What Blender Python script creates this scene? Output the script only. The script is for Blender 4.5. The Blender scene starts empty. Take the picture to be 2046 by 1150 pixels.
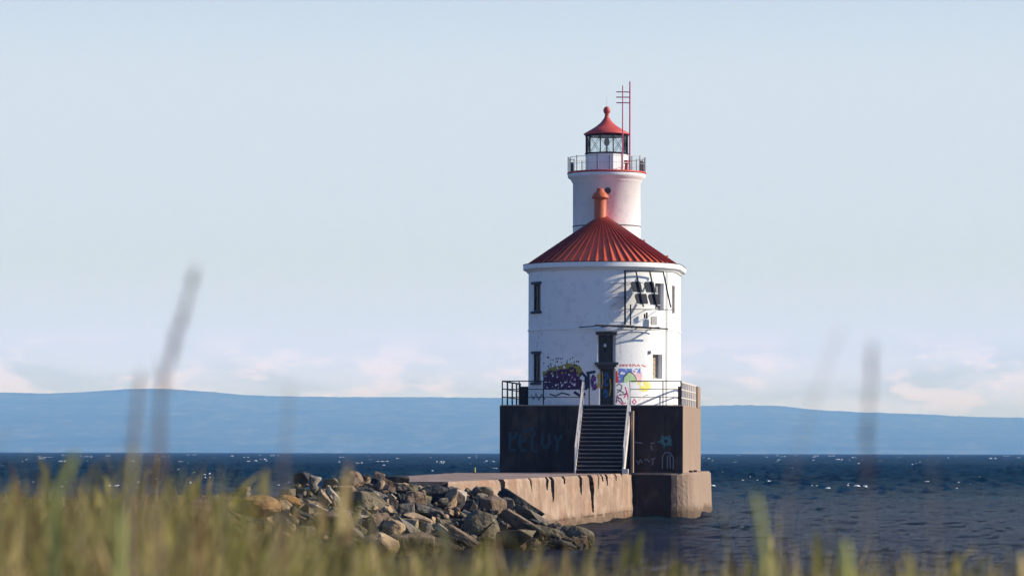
import bpy, bmesh, math, random
import numpy as np
from mathutils import Vector, Matrix, noise

R = math.radians
rnd = random.Random(7)
scn = bpy.context.scene
COL = scn.collection

# ------------------------------------------------------------------ camera
EYE = 3.8                      # eye height above the lake
F = 7000.0                     # focal length in photo pixels (2046 wide)
HOR = 898.0                    # photo row of the eye level
cd = bpy.data.cameras.new("camera")
cam = bpy.data.objects.new("camera", cd)
COL.objects.link(cam)
cam.location = (0, 0, EYE)
cam.rotation_mode = 'XYZ'
cam.rotation_euler = (Matrix.Rotation(R(90), 3, 'X') @ Matrix.Rotation(R(0.12), 3, 'Z')).to_euler()
cd.sensor_width = 36.0
cd.lens = 36.0 * F / 2046.0
cd.shift_y = (HOR - 575.0) / 2046.0
cd.clip_start = 0.3
cd.clip_end = 80000
cd.dof.use_dof = True
cd.dof.focus_distance = 203.0
cd.dof.aperture_fstop = 4.6
scn.camera = cam

# ------------------------------------------------------------------ sky, sun, exposure
SUN_EL, SUN_AZ = 25.0, 91.0    # azimuth clockwise from the viewing direction
world = bpy.data.worlds.new("World")
scn.world = world
world.use_nodes = True
nt = world.node_tree
N, L = nt.nodes, nt.links
bg = N['Background']
sky = N.new('ShaderNodeTexSky')
sky.sky_type = 'NISHITA'
sky.sun_disc = False
sky.sun_elevation = R(SUN_EL)
sky.sun_rotation = R(SUN_AZ)
SKY_K = 0.08
tc = N.new('ShaderNodeTexCoord')
sep = N.new('ShaderNodeSeparateXYZ'); L.new(tc.outputs['Generated'], sep.inputs[0])
def wmath(op, a, b=None, c=None):
    m = N.new('ShaderNodeMath'); m.operation = op
    for i, v in enumerate((a, b, c)):
        if v is None: continue
        if isinstance(v, (int, float)): m.inputs[i].default_value = v
        else: L.new(v, m.inputs[i])
    return m.outputs[0]
def wrange(v, a, b, c=0.0, d=1.0):
    m = N.new('ShaderNodeMapRange'); m.interpolation_type = 'SMOOTHSTEP'
    L.new(v, m.inputs[0])
    for i, x in enumerate((a, b, c, d)): m.inputs[i + 1].default_value = x
    return m.outputs[0]
def wmix(f, a, b):
    m = N.new('ShaderNodeMix'); m.data_type = 'RGBA'
    if isinstance(f, float): m.inputs[0].default_value = f
    else: L.new(f, m.inputs[0])
    for i, v in ((6, a), (7, b)):
        if isinstance(v, tuple): m.inputs[i].default_value = (*v, 1)
        else: L.new(v, m.inputs[i])
    return m.outputs[2]
def K(c): return tuple(x / SKY_K / 1.283 for x in c)
el = sep.outputs['Z']
pale = wmix(wrange(el, 0.005, 0.055), K((0.735, 0.88, 1.58)), K((0.66, 0.77, 0.895)))
tint = N.new('ShaderNodeMix'); tint.data_type = 'RGBA'; tint.blend_type = 'MULTIPLY'; tint.inputs[0].default_value = 1.0
L.new(sky.outputs[0], tint.inputs[6]); tint.inputs[7].default_value = (0.38, 0.82, 1.42, 1)
base = wmix(wrange(el, 0.10, 0.22, 1.0, 0.0), tint.outputs[2], pale)
def cloud_noise(sc, det, off):
    mp = N.new('ShaderNodeMapping'); L.new(tc.outputs['Generated'], mp.inputs[0])
    mp.inputs['Scale'].default_value = sc; mp.inputs['Location'].default_value = off
    n = N.new('ShaderNodeTexNoise'); n.inputs['Scale'].default_value = 1.0
    n.inputs['Detail'].default_value = det; n.inputs['Roughness'].default_value = 0.55
    L.new(mp.outputs[0], n.inputs['Vector']); return n.outputs[0]
band = wmath('MULTIPLY', wrange(el, 0.006, 0.016), wrange(el, 0.022, 0.036, 1.0, 0.0))
c1 = wmath('MULTIPLY', wrange(cloud_noise((48, 48, 130), 6, (3.1, 0, 0.4)), 0.47, 0.60), band)
lowb = wrange(el, 0.018, 0.036, 1.0, 0.0)
c2 = wmath('MULTIPLY', wrange(cloud_noise((17, 17, 70), 4, (9.3, 2, 1.7)), 0.40, 0.62), lowb)
s2 = wmix(wmath('MULTIPLY', c2, 0.9), base, K((0.56, 0.69, 1.02)))
s3 = wmix(wmath('MULTIPLY', c1, 0.9), s2, K((0.90, 0.93, 1.45)))
L.new(s3, bg.inputs[0])
bg.inputs[1].default_value = SKY_K

sl = bpy.data.lights.new("sun", 'SUN')
sl.energy = 5.0
sl.angle = R(0.53)
sl.color = (1.0, 0.90, 0.76)
sun = bpy.data.objects.new("sun", sl)
COL.objects.link(sun)
sd = Vector((math.cos(R(SUN_EL)) * math.sin(R(SUN_AZ)), math.cos(R(SUN_EL)) * math.cos(R(SUN_AZ)), math.sin(R(SUN_EL))))
sun.rotation_euler = sd.to_track_quat('Z', 'Y').to_euler()
sun.location = (60, 150, 60)

scn.render.engine = 'CYCLES'
scn.view_settings.view_transform = 'Standard'
scn.view_settings.look = 'None'
scn.view_settings.exposure = 0.36
scn.view_settings.gamma = 1.0
scn.view_settings.use_curve_mapping = False
scn.cycles.use_denoising = True
scn.cycles.max_bounces = 8
scn.cycles.transparent_max_bounces = 12
scn.cycles.volume_bounces = 0
scn.cycles.caustics_reflective = False
scn.cycles.caustics_refractive = False

# ------------------------------------------------------------------ materials
def new_mat(name):
    m = bpy.data.materials.new(name); m.use_nodes = True
    return m, m.node_tree.nodes, m.node_tree.links, m.node_tree.nodes['Principled BSDF']

def damp(m, z1=0.55, amt=0.6):
    n, l = m.node_tree.nodes, m.node_tree.links
    b = n['Principled BSDF']; src = b.inputs['Base Color'].links[0].from_socket
    g_ = n.new('ShaderNodeNewGeometry'); sp_ = n.new('ShaderNodeSeparateXYZ'); l.new(g_.outputs['Position'], sp_.inputs[0])
    ns = n.new('ShaderNodeTexNoise'); ns.inputs['Scale'].default_value = 0.9; ns.inputs['Detail'].default_value = 6; l.new(g_.outputs['Position'], ns.inputs['Vector'])
    ad = n.new('ShaderNodeMath'); ad.operation = 'MULTIPLY_ADD'; ad.inputs[1].default_value = -0.9; l.new(ns.outputs[0], ad.inputs[0]); l.new(sp_.outputs['Z'], ad.inputs[2])
    mr = n.new('ShaderNodeMapRange'); mr.interpolation_type = 'SMOOTHSTEP'; l.new(ad.outputs[0], mr.inputs[0])
    mr.inputs[1].default_value = z1 - 0.75; mr.inputs[2].default_value = z1 - 0.25; mr.inputs[3].default_value = amt; mr.inputs[4].default_value = 0.0
    mx = n.new('ShaderNodeMix'); mx.data_type = 'RGBA'; mx.blend_type = 'MULTIPLY'
    l.new(mr.outputs[0], mx.inputs[0]); l.new(src, mx.inputs[6]); mx.inputs[7].default_value = (0.30, 0.27, 0.20, 1)
    l.new(mx.outputs[2], b.inputs['Base Color'])
    return m

def simple(name, col, rough=0.6, metal=0.0, var=0.12, scale=3.0, bump=0.0, bscale=30.0, spec=0.4):
    """colour with noise variation and optional fine relief"""
    m, n, l, b = new_mat(name)
    t = n.new('ShaderNodeTexCoord')
    ns = n.new('ShaderNodeTexNoise'); ns.inputs['Scale'].default_value = scale; ns.inputs['Detail'].default_value = 5
    l.new(t.outputs['Object'], ns.inputs['Vector'])
    mx = n.new('ShaderNodeMix'); mx.data_type = 'RGBA'
    mx.inputs[6].default_value = (*[c * (1 - var) for c in col], 1)
    mx.inputs[7].default_value = (*[min(1, c * (1 + var)) for c in col], 1)
    l.new(ns.outputs[0], mx.inputs[0]); l.new(mx.outputs[2], b.inputs['Base Color'])
    b.inputs['Roughness'].default_value = rough
    b.inputs['Metallic'].default_value = metal
    b.inputs['Specular IOR Level'].default_value = spec
    if bump:
        nb = n.new('ShaderNodeTexNoise'); nb.inputs['Scale'].default_value = bscale; nb.inputs['Detail'].default_value = 6
        l.new(t.outputs['Object'], nb.inputs['Vector'])
        bp = n.new('ShaderNodeBump'); bp.inputs['Strength'].default_value = 1.0; bp.inputs['Distance'].default_value = bump
        l.new(nb.outputs[0], bp.inputs['Height']); l.new(bp.outputs[0], b.inputs['Normal'])
    return m

def layered(name, base, layers, rough=0.8, bump=0.01, bscale=12.0, spec=0.3):
    """layers: (colour, scale xyz, lo, hi, strength, detail) masks of noise painted over the base"""
    m, n, l, b = new_mat(name)
    t = n.new('ShaderNodeTexCoord')
    cur = None
    for (c, sc, lo, hi, st, det) in layers:
        mp = n.new('ShaderNodeMapping'); mp.inputs['Scale'].default_value = sc
        mp.inputs['Location'].default_value = (rnd.uniform(0, 9), rnd.uniform(0, 9), rnd.uniform(0, 9))
        l.new(t.outputs['Object'], mp.inputs[0])
        ns = n.new('ShaderNodeTexNoise'); ns.inputs['Scale'].default_value = 1; ns.inputs['Detail'].default_value = det
        ns.inputs['Roughness'].default_value = 0.6
        l.new(mp.outputs[0], ns.inputs['Vector'])
        mr = n.new('ShaderNodeMapRange'); mr.interpolation_type = 'SMOOTHSTEP'
        l.new(ns.outputs[0], mr.inputs[0])
        mr.inputs[1].default_value = lo; mr.inputs[2].default_value = hi; mr.inputs[4].default_value = st
        mx = n.new('ShaderNodeMix'); mx.data_type = 'RGBA'
        l.new(mr.outputs[0], mx.inputs[0])
        if cur is None: mx.inputs[6].default_value = (*base, 1)
        else: l.new(cur, mx.inputs[6])
        mx.inputs[7].default_value = (*c, 1)
        cur = mx.outputs[2]
    l.new(cur, b.inputs['Base Color'])
    b.inputs['Roughness'].default_value = rough
    b.inputs['Specular IOR Level'].default_value = spec
    if bump:
        nb = n.new('ShaderNodeTexNoise'); nb.inputs['Scale'].default_value = bscale; nb.inputs['Detail'].default_value = 7
        l.new(t.outputs['Object'], nb.inputs['Vector'])
        bp = n.new('ShaderNodeBump'); bp.inputs['Strength'].default_value = 1.0; bp.inputs['Distance'].default_value = bump
        l.new(nb.outputs[0], bp.inputs['Height']); l.new(bp.outputs[0], b.inputs['Normal'])
    return m

M = {}
M['white'] = layered('white_stucco', (0.80, 0.80, 0.79), [
    ((0.66, 0.68, 0.70), (0.9, 0.9, 0.35), 0.50, 0.72, 0.55, 6),
    ((0.50, 0.50, 0.50), (6, 6, 0.5), 0.62, 0.75, 0.40, 5),
    ((0.42, 0.33, 0.25), (5, 5, 0.25), 0.64, 0.76, 0.45, 6),
    ((0.58, 0.60, 0.62), (2.2, 2.2, 2.2), 0.56, 0.60, 0.35, 8),
    ((0.16, 0.17, 0.20), (6, 6, 6), 0.69, 0.73, 0.75, 6)], rough=0.7, bump=0.012, bscale=14)
M['white_trim'] = layered('white_trim', (0.80, 0.80, 0.79), [
    ((0.55, 0.56, 0.56), (3, 3, 1.2), 0.56, 0.72, 0.45, 5)], rough=0.6, bump=0.006, bscale=10)
M['roof'] = layered('red_roof_metal', (0.78, 0.15, 0.058), [
    ((0.58, 0.095, 0.04), (1.5, 1.5, 1.5), 0.45, 0.65, 0.6, 4),
    ((0.66, 0.15, 0.07), (5, 5, 2), 0.58, 0.72, 0.5, 5)], rough=0.42, bump=0.004, bscale=6, spec=0.5)
M['roof_seam'] = simple('roof_seam_paint', (0.24, 0.03, 0.016), rough=0.4)
M['red'] = simple('faded_red_paint', (0.50, 0.075, 0.06), rough=0.5, var=0.25, scale=4)
M['pinkmast'] = simple('pink_red_mast_paint', (0.58, 0.10, 0.19), rough=0.5)
M['rust'] = simple('orange_rusty_paint', (0.46, 0.10, 0.035), rough=0.55, var=0.25, scale=5, bump=0.004)
M['black'] = simple('black_steel', (0.014, 0.014, 0.017), rough=0.75, var=0.3, spec=0.15)
M['darkgrey'] = simple('dark_grey_stone', (0.05, 0.05, 0.055), rough=0.8, var=0.3, bump=0.006)
M['galv'] = simple('pale_galvanised_steel', (0.52, 0.50, 0.48), rough=0.5, metal=0.0, var=0.15)
M['railside'] = simple('pale_painted_rail', (0.58, 0.53, 0.49), rough=0.6, var=0.2)
M['solar'] = simple('solar_cell', (0.016, 0.017, 0.022), rough=0.5, var=0.2, scale=20, spec=0.2)
M['tan'] = layered('tan_boarding', (0.50, 0.38, 0.24), [((0.25, 0.2, 0.14), (3, 3, 9), 0.45, 0.6, 0.8, 4)], bump=0.01)
M['greyboard'] = layered('grey_boarding', (0.36, 0.34, 0.33), [((0.2, 0.18, 0.18), (9, 9, 1.5), 0.45, 0.6, 0.8, 4)], bump=0.01)
M['platform'] = layered('stained_concrete', (0.27, 0.19, 0.138), [
    ((0.34, 0.245, 0.175), (3.0, 3.0, 0.35), 0.48, 0.66, 0.8, 6),
    ((0.20, 0.125, 0.085), (5, 5, 0.3), 0.55, 0.70, 0.65, 6),
    ((0.07, 0.055, 0.045), (1.1, 1.1, 1.4), 0.60, 0.72, 0.6, 7)], rough=0.9, bump=0.05, bscale=6)
M['front'] = layered('shade_dark_concrete', (0.038, 0.029, 0.025), [  # shade of the unlit faces put into the concrete colour, streaked with stains
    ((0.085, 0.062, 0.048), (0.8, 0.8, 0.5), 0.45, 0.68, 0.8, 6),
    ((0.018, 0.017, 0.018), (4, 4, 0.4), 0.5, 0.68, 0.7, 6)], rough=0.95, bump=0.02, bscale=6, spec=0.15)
M['pier'] = layered('pier_concrete', (0.27, 0.182, 0.125), [
    ((0.38, 0.275, 0.20), (1.6, 0.5, 0.8), 0.45, 0.64, 0.8, 7),
    ((0.22, 0.115, 0.07), (2.2, 0.7, 0.25), 0.52, 0.68, 0.75, 7),
    ((0.58, 0.46, 0.36), (2.5, 0.9, 2.2), 0.66, 0.74, 0.6, 5),
    ((0.36, 0.15, 0.07), (0.4, 0.2, 0.4), 0.5, 0.7, 0.4, 4)], rough=0.9, bump=0.04, bscale=5)
M['piertop'] = layered('pier_deck_concrete', (0.26, 0.18, 0.145), [
    ((0.36, 0.25, 0.20), (0.6, 0.15, 1), 0.45, 0.66, 0.8, 6),
    ((0.11, 0.085, 0.08), (1.5, 0.4, 1), 0.55, 0.70, 0.7, 6)], rough=0.9, bump=0.03, bscale=5)
M['step'] = layered('dark_step_wood', (0.17, 0.15, 0.135), [
    ((0.26, 0.23, 0.205), (1.2, 8, 8), 0.45, 0.65, 0.8, 5)], rough=0.85, bump=0.01)
M['mortar'] = simple('white_enamel', (0.8, 0.8, 0.8), rough=0.3)

def glass_mat(name, tint, alpha):
    m, n, l, b = new_mat(name)
    out = n['Material Output']; n.remove(b)
    tr = n.new('ShaderNodeBsdfTransparent'); tr.inputs[0].default_value = (*tint, 1)
    gl = n.new('ShaderNodeBsdfGlossy'); gl.inputs['Roughness'].default_value = 0.03
    fr = n.new('ShaderNodeFresnel'); fr.inputs[0].default_value = 1.45
    ad = n.new('ShaderNodeMath'); ad.operation = 'ADD'; ad.inputs[1].default_value = alpha
    l.new(fr.outputs[0], ad.inputs[0])
    mx = n.new('ShaderNodeMixShader'); l.new(ad.outputs[0], mx.inputs[0])
    l.new(tr.outputs[0], mx.inputs[1]); l.new(gl.outputs[0], mx.inputs[2]); l.new(mx.outputs[0], out.inputs[0])
    return m
M['glass'] = glass_mat('lantern_glass', (0.94, 0.96, 0.97), 0.02)
m, n, l, b = new_mat('dark_window_glass')
b.inputs['Base Color'].default_value = (0.006, 0.008, 0.012, 1); b.inputs['Roughness'].default_value = 0.25
b.inputs['Specular IOR Level'].default_value = 0.25
M['pane'] = m

def paint(name, col): 
    M[name] = simple(name, col, rough=0.7, var=0.3, scale=6)
for nm, c in (('paint_purple', (0.05, 0.012, 0.065)), ('paint_olive', (0.30, 0.26, 0.04)), ('paint_navy', (0.02, 0.03, 0.07)),
              ('paint_red', (0.62, 0.045, 0.03)), ('paint_blue', (0.12, 0.20, 0.55)), ('paint_green', (0.40, 0.58, 0.30)),
              ('paint_magenta', (0.55, 0.02, 0.13)), ('paint_black', (0.02, 0.015, 0.03)), ('paint_yellow', (0.75, 0.70, 0.18)),
              ('paint_amber', (0.62, 0.40, 0.06)), ('paint_deepblue', (0.015, 0.10, 0.28)), ('paint_teal', (0.05, 0.17, 0.20)),
              ('paint_slate', (0.13, 0.15, 0.20)), ('paint_pink', (0.78, 0.48, 0.50)), ('paint_violet', (0.16, 0.06, 0.22)),
              ('paint_dimteal', (0.020, 0.046, 0.062)), ('paint_white', (0.6, 0.6, 0.6))):
    paint(nm, c)

damp(M['pier'], 0.45, 0.75); damp(M['platform'], 0.55, 0.85)

# ------------------------------------------------------------------ object helpers
def link(o, parent=None):
    COL.objects.link(o)
    if parent is not None: o.parent = parent
    return o
def empty(name, loc=(0, 0, 0), rz=0.0, parent=None):
    o = bpy.data.objects.new(name, None)
    o.location = loc; o.rotation_euler = (0, 0, rz); o.empty_display_size = 0.3
    return link(o, parent)
def tag(o, label=None, cat=None, group=None, kind=None):
    if label: o['label'] = label
    if cat: o['category'] = cat
    if group: o['group'] = group
    if kind: o['kind'] = kind
    return o

class MB:
    """collects boxes, bars and tubes and links them as one mesh object"""
    def __init__(s): s.v = []; s.f = []; s.sm = []
    def add(s, vs, fs, smooth=False):
        k = len(s.v); s.v += [tuple(p) for p in vs]
        s.f += [tuple(i + k for i in f) for f in fs]; s.sm += [smooth] * len(fs); return s
    def box(s, x0, x1, y0, y1, z0, z1):
        return s.add([(x0, y0, z0), (x1, y0, z0), (x1, y1, z0), (x0, y1, z0), (x0, y0, z1), (x1, y0, z1), (x1, y1, z1), (x0, y1, z1)],
                     [(3, 2, 1, 0), (4, 5, 6, 7), (0, 1, 5, 4), (1, 2, 6, 5), (2, 3, 7, 6), (3, 0, 4, 7)])
    def bar(s, a, b, w, h, up=(0, 0, 1)):
        a = Vector(a); b = Vector(b); d = (b - a).normalized(); up = Vector(up)
        if abs(d.dot(up)) > 0.99: up = Vector((0, 1, 0))
        sx = d.cross(up).normalized() * w / 2; sy = sx.cross(d).normalized() * h / 2
        vs = [a - sx - sy, a + sx - sy, a + sx + sy, a - sx + sy, b - sx - sy, b + sx - sy, b + sx + sy, b - sx + sy]
        return s.add(vs, [(0, 1, 2, 3), (7, 6, 5, 4), (0, 4, 5, 1), (1, 5, 6, 2), (2, 6, 7, 3), (3, 7, 4, 0)])
    def tube(s, a, b, r, r2=None, seg=8):
        a = Vector(a); b = Vector(b); r2 = r if r2 is None else r2
        d = (b - a).normalized(); up = Vector((0, 0, 1)) if abs(d.z) < 0.9 else Vector((1, 0, 0))
        x = d.cross(up).normalized(); y = d.cross(x)
        vs = []
        for (p, q) in ((a, r), (b, r2)):
            for i in range(seg):
                t = 2 * math.pi * i / seg; vs.append(p + (x * math.cos(t) + y * math.sin(t)) * q)
        s.add(vs, [(i, (i + 1) % seg, seg + (i + 1) % seg, seg + i) for i in range(seg)], True)
        return s.add(vs, [tuple(range(seg))[::-1], tuple(range(seg, 2 * seg))])
    def lathe(s, prof, c=(0, 0), seg=32, a0=0.0, a1=2 * math.pi, smooth=True):
        """prof: (r, z) pairs, bottom to top"""
        full = abs(a1 - a0 - 2 * math.pi) < 1e-6
        ns = seg if full else seg + 1
        for (r0, z0), (r1, z1) in zip(prof[:-1], prof[1:]):
            vs = []
            for (r, z) in ((r0, z0), (r1, z1)):
                for i in range(ns):
                    t = a0 + (a1 - a0) * i / seg
                    vs.append((c[0] + r * math.sin(t), c[1] - r * math.cos(t), z))
            fs = [(i, (i + 1) % ns, ns + (i + 1) % ns, ns + i) for i in range(seg)]
            s.add(vs, fs, smooth)
        return s
    def build(s, name, mat, parent=None, weld=False):
        me = bpy.data.meshes.new(name)
        me.from_pydata(s.v, [], s.f)
        me.polygons.foreach_set('use_smooth', s.sm)
        me.materials.append(mat)
        bm = bmesh.new(); bm.from_mesh(me)
        if weld: bmesh.ops.remove_doubles(bm, verts=bm.verts, dist=1e-4)
        bmesh.ops.recalc_face_normals(bm, faces=bm.faces)
        bm.to_mesh(me); bm.free(); me.update()
        return link(bpy.data.objects.new(name, me), parent)

def at(px, py, Y):
    """a point at depth Y seen at (px, py) of the photograph, measured from the camera"""
    return Vector(((px - 1023.0) / F * Y, Y, EYE + (HOR - py) / F * Y))

# ------------------------------------------------------------------ haze
hz = MB().box(-17000, 17000, -60, 24500, -60, 350)
haze = hz.build('haze', M['white'])
mh = bpy.data.materials.new('haze_air'); mh.use_nodes = True
n = mh.node_tree.nodes; l = mh.node_tree.links
n.remove(n['Principled BSDF'])
pv = n.new('ShaderNodeVolumePrincipled')
pv.inputs['Color'].default_value = (0.185, 0.42, 1.0, 1)
pv.inputs['Density'].default_value = 0.000088
pv.inputs['Absorption Color'].default_value = (1, 1, 1, 1)
pv.inputs['Anisotropy'].default_value = 0.0
l.new(pv.outputs[0], n['Material Output'].inputs['Volume'])
haze.data.materials.clear(); haze.data.materials.append(mh)
tag(haze, 'pale blue haze over the lake fading the far hills', kind='stuff')

# ------------------------------------------------------------------ lake (earth's curvature included)
R_EARTH = 7.4e6
def lake_mesh():
    ys = [12.0]
    while ys[-1] < 30000:
        y = ys[-1]
        if y < 900: d = max(0.22, y * y / (EYE * 3500) * 0.55)
        else: d = y * 0.035
        if 60 < y < 900: d = min(d, 2.2)
        ys.append(y + d)
    ys = np.array(ys)
    c = np.linspace(-1, 1, 381)
    core = c * 1.0
    out = np.array([1.15, 1.5, 2.2, 4, 9, 20, 60])
    cols = np.concatenate([-out[::-1], core, out])
    half = 0.165 * ys + 6
    X = half[:, None] * cols[None, :]
    far = np.abs(cols) > 1.0
    Yg = np.repeat(ys[:, None], len(cols), 1)
    X = np.where(np.abs(X) > 16500, np.sign(X) * 16500, X)
    rs = np.random.RandomState(3)
    Z = np.zeros_like(X)
    amp_y = np.clip((Yg - 150) / 160, 0, 1) * 0.65 + 0.35
    fade = np.clip((2600 - Yg) / 1600, 0, 1) 
    sx = np.zeros_like(X); sy = np.zeros_like(X)
    for k in range(44):
        lam = 0.5 * (11.0 / 0.5) ** (k / 43.0)
        th = R(200) + rs.normal(0, 0.55)
        kx, ky = math.cos(th) * 2 * math.pi / lam, math.sin(th) * 2 * math.pi / lam
        a = 0.0125 * lam ** 0.9
        keep = np.clip((2.2 * lam * 700 - Yg) / (700 * lam), 0, 1)
        ph = kx * X + ky * Yg + rs.uniform(0, 6.28)
        ampl = a * amp_y * fade * keep * (1 - 0.45 * min(1, max(0, (lam - 1.5) / 4)) * np.clip((420 - Yg) / 150, 0, 1))
        Z += ampl * np.sin(ph)
        sx -= 0.8 * ampl * math.cos(th) * np.cos(ph); sy -= 0.8 * ampl * math.sin(th) * np.cos(ph)
    near = (np.abs(cols)[None, :] <= 1.0)
    Z *= near; X = X - sx * near; Yg = Yg - sy * near
    Z -= (Yg ** 2) / (2 * R_EARTH)
    nr, nc = X.shape
    co = np.stack([X, Yg, Z], -1).reshape(-1, 3).astype(np.float32)
    i = np.arange(nr - 1)[:, None] * nc + np.arange(nc - 1)[None, :]
    q = np.stack([i, i + 1, i + nc + 1, i + nc], -1).reshape(-1, 4)
    me = bpy.data.meshes.new('lake_water')
    me.vertices.add(len(co)); me.vertices.foreach_set('co', co.ravel())
    me.loops.add(q.size); me.loops.foreach_set('vertex_index', q.ravel().astype(np.int32))
    me.polygons.add(len(q)); me.polygons.foreach_set('loop_start', np.arange(0, q.size, 4, dtype=np.int32))
    me.polygons.foreach_set('loop_total', np.full(len(q), 4, np.int32))
    me.polygons.foreach_set('use_smooth', np.ones(len(q), bool))
    me.update(); me.validate()
    return me
me = lake_mesh()
lake = link(bpy.data.objects.new('lake_water', me))
tag(lake, 'dark blue choppy lake water with small whitecaps', kind='structure')
m, n, l, b = new_mat('lake_water')
geo = n.new('ShaderNodeNewGeometry'); sp = n.new('ShaderNodeSeparateXYZ'); l.new(geo.outputs['Position'], sp.inputs[0])
def nmath(op, a, b_=None):
    q = n.new('ShaderNodeMath'); q.operation = op
    for i, v in enumerate((a, b_)):
        if v is None: continue
        if isinstance(v, (int, float)): q.inputs[i].default_value = v
        else: l.new(v, q.inputs[i])
    return q.outputs[0]
def nrange(v, a, b_, c=0.0, d=1.0):
    q = n.new('ShaderNodeMapRange'); q.interpolation_type = 'SMOOTHSTEP'; l.new(v, q.inputs[0])
    for i, x in enumerate((a, b_, c, d)): q.inputs[i + 1].default_value = x
    return q.outputs[0]
def nnoise(scale, sc=(1, 1, 1), det=4, rough=0.55, off=(0, 0, 0)):
    mp = n.new('ShaderNodeMapping'); l.new(geo.outputs['Position'], mp.inputs[0])
    mp.inputs['Scale'].default_value = sc; mp.inputs['Location'].default_value = off
    q = n.new('ShaderNodeTexNoise'); q.inputs['Scale'].default_value = scale; q.inputs['Detail'].default_value = det
    q.inputs['Roughness'].default_value = rough; l.new(mp.outputs[0], q.inputs['Vector']); return q.outputs[0]
def nmix(f, a, c):
    q = n.new('ShaderNodeMix'); q.data_type = 'RGBA'; l.new(f, q.inputs[0])
    for i, v in ((6, a), (7, c)):
        if isinstance(v, tuple): q.inputs[i].default_value = (*v, 1)
        else: l.new(v, q.inputs[i])
    return q.outputs[2]
wob = nmath('ADD', sp.outputs['Y'], nmath('MULTIPLY', nnoise(0.02, (1, 1, 1), 3), 160.0))
deep = nrange(wob, 300, 420)
streak = nrange(nnoise(0.10, (0.35, 1.0, 1), 5, 0.6, (2, 7, 0)), 0.40, 0.62, 0.55, 1.5)
colr = nmix(deep, (0.008, 0.006, 0.009), (0.001, 0.013, 0.022))
patch = nnoise(0.011, (1, 0.35, 1), 4)
colr = nmix(nrange(patch, 0.42, 0.62, 0.0, 0.7), colr, (0.003, 0.022, 0.026))
df = n.new('ShaderNodeBsdfDiffuse'); gls = n.new('ShaderNodeBsdfGlossy'); frn = n.new('ShaderNodeFresnel'); frn.inputs[0].default_value = 1.33
mxw = n.new('ShaderNodeMixShader'); l.new(frn.outputs[0], mxw.inputs[0]); l.new(df.outputs[0], mxw.inputs[1]); l.new(gls.outputs[0], mxw.inputs[2])
l.new(mxw.outputs[0], n['Material Output'].inputs[0])
l.new(nmix(nrange(sp.outputs['Y'], 140, 480), (0.66, 0.67, 0.75), (0.20, 0.30, 0.34)), gls.inputs[0])
vm = n.new('ShaderNodeVectorMath'); vm.operation = 'SCALE'; l.new(colr, vm.inputs[0]); l.new(streak, vm.inputs['Scale'])
l.new(vm.outputs[0], df.inputs[0])
b.inputs['IOR'].default_value = 1.33
rr = nrange(sp.outputs['Y'], 180, 900, 0.05, 0.35)
l.new(rr, gls.inputs['Roughness'])
h1 = nnoise(1.6, (0.8, 1.3, 1), 6, 0.65)
h2 = nnoise(0.25, (0.6, 1.2, 1), 4, 0.6)
hh = nmath('ADD', nmath('MULTIPLY', h1, 0.35), nmath('MULTIPLY', h2, 0.9))
bp = n.new('ShaderNodeBump'); bp.inputs['Strength'].default_value = 1.0; bp.inputs['Distance'].default_value = 1.3
l.new(hh, bp.inputs['Height'])
for q_ in (df, gls, frn): l.new(bp.outputs[0], q_.inputs['Normal'])
n.remove(b)
lake.data.materials.append(m)
# whitecaps: low lumps of foam riding on the crests
mb = MB(); rw = random.Random(5)
for i in range(520):
    row = rw.uniform(2, 88) if rw.random() < 0.8 else rw.uniform(2, 20)
    Y = EYE * F / (row + 3.0)
    if Y > 3200 or Y < 330: continue
    X = rw.uniform(-0.19, 0.19) * Y
    w = rw.uniform(0.18, 0.95) * rw.choice((0.5, 0.7, 1.0)) * (1 + Y / 1300); hgt = rw.uniform(0.03, 0.11) * (1 + Y / 900); z = 0.12 - Y * Y / (2 * R_EARTH)
    for q in range(rw.choice((1, 1, 2, 3))):
        cx, cy = X + q * w * 0.9 + rw.uniform(-.3, .3), Y + rw.uniform(-1, 1)
        ww, h2_ = w * rw.uniform(0.4, 1.0) / 2, hgt * rw.uniform(0.6, 1.2)
        ring_ = [(cx + ww * math.cos(k * math.pi / 4), cy + ww * 0.5 * math.sin(k * math.pi / 4), z - 0.1 + rw.uniform(0, 0.04)) for k in range(8)]
        top_ = [(cx + ww * 0.6 * math.cos(k * math.pi / 4), cy + ww * 0.3 * math.sin(k * math.pi / 4), z + h2_ * rw.uniform(0.6, 1)) for k in range(8)]
        mb.add(ring_ + top_, [(k, (k + 1) % 8, 8 + (k + 1) % 8, 8 + k) for k in range(8)] + [tuple(range(8, 16))], True)
tag(mb.build('whitecaps', simple('foam', (0.8, 0.82, 0.84), rough=0.8)), 'small white wave crests breaking far out on the dark lake', kind='stuff')

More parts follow.
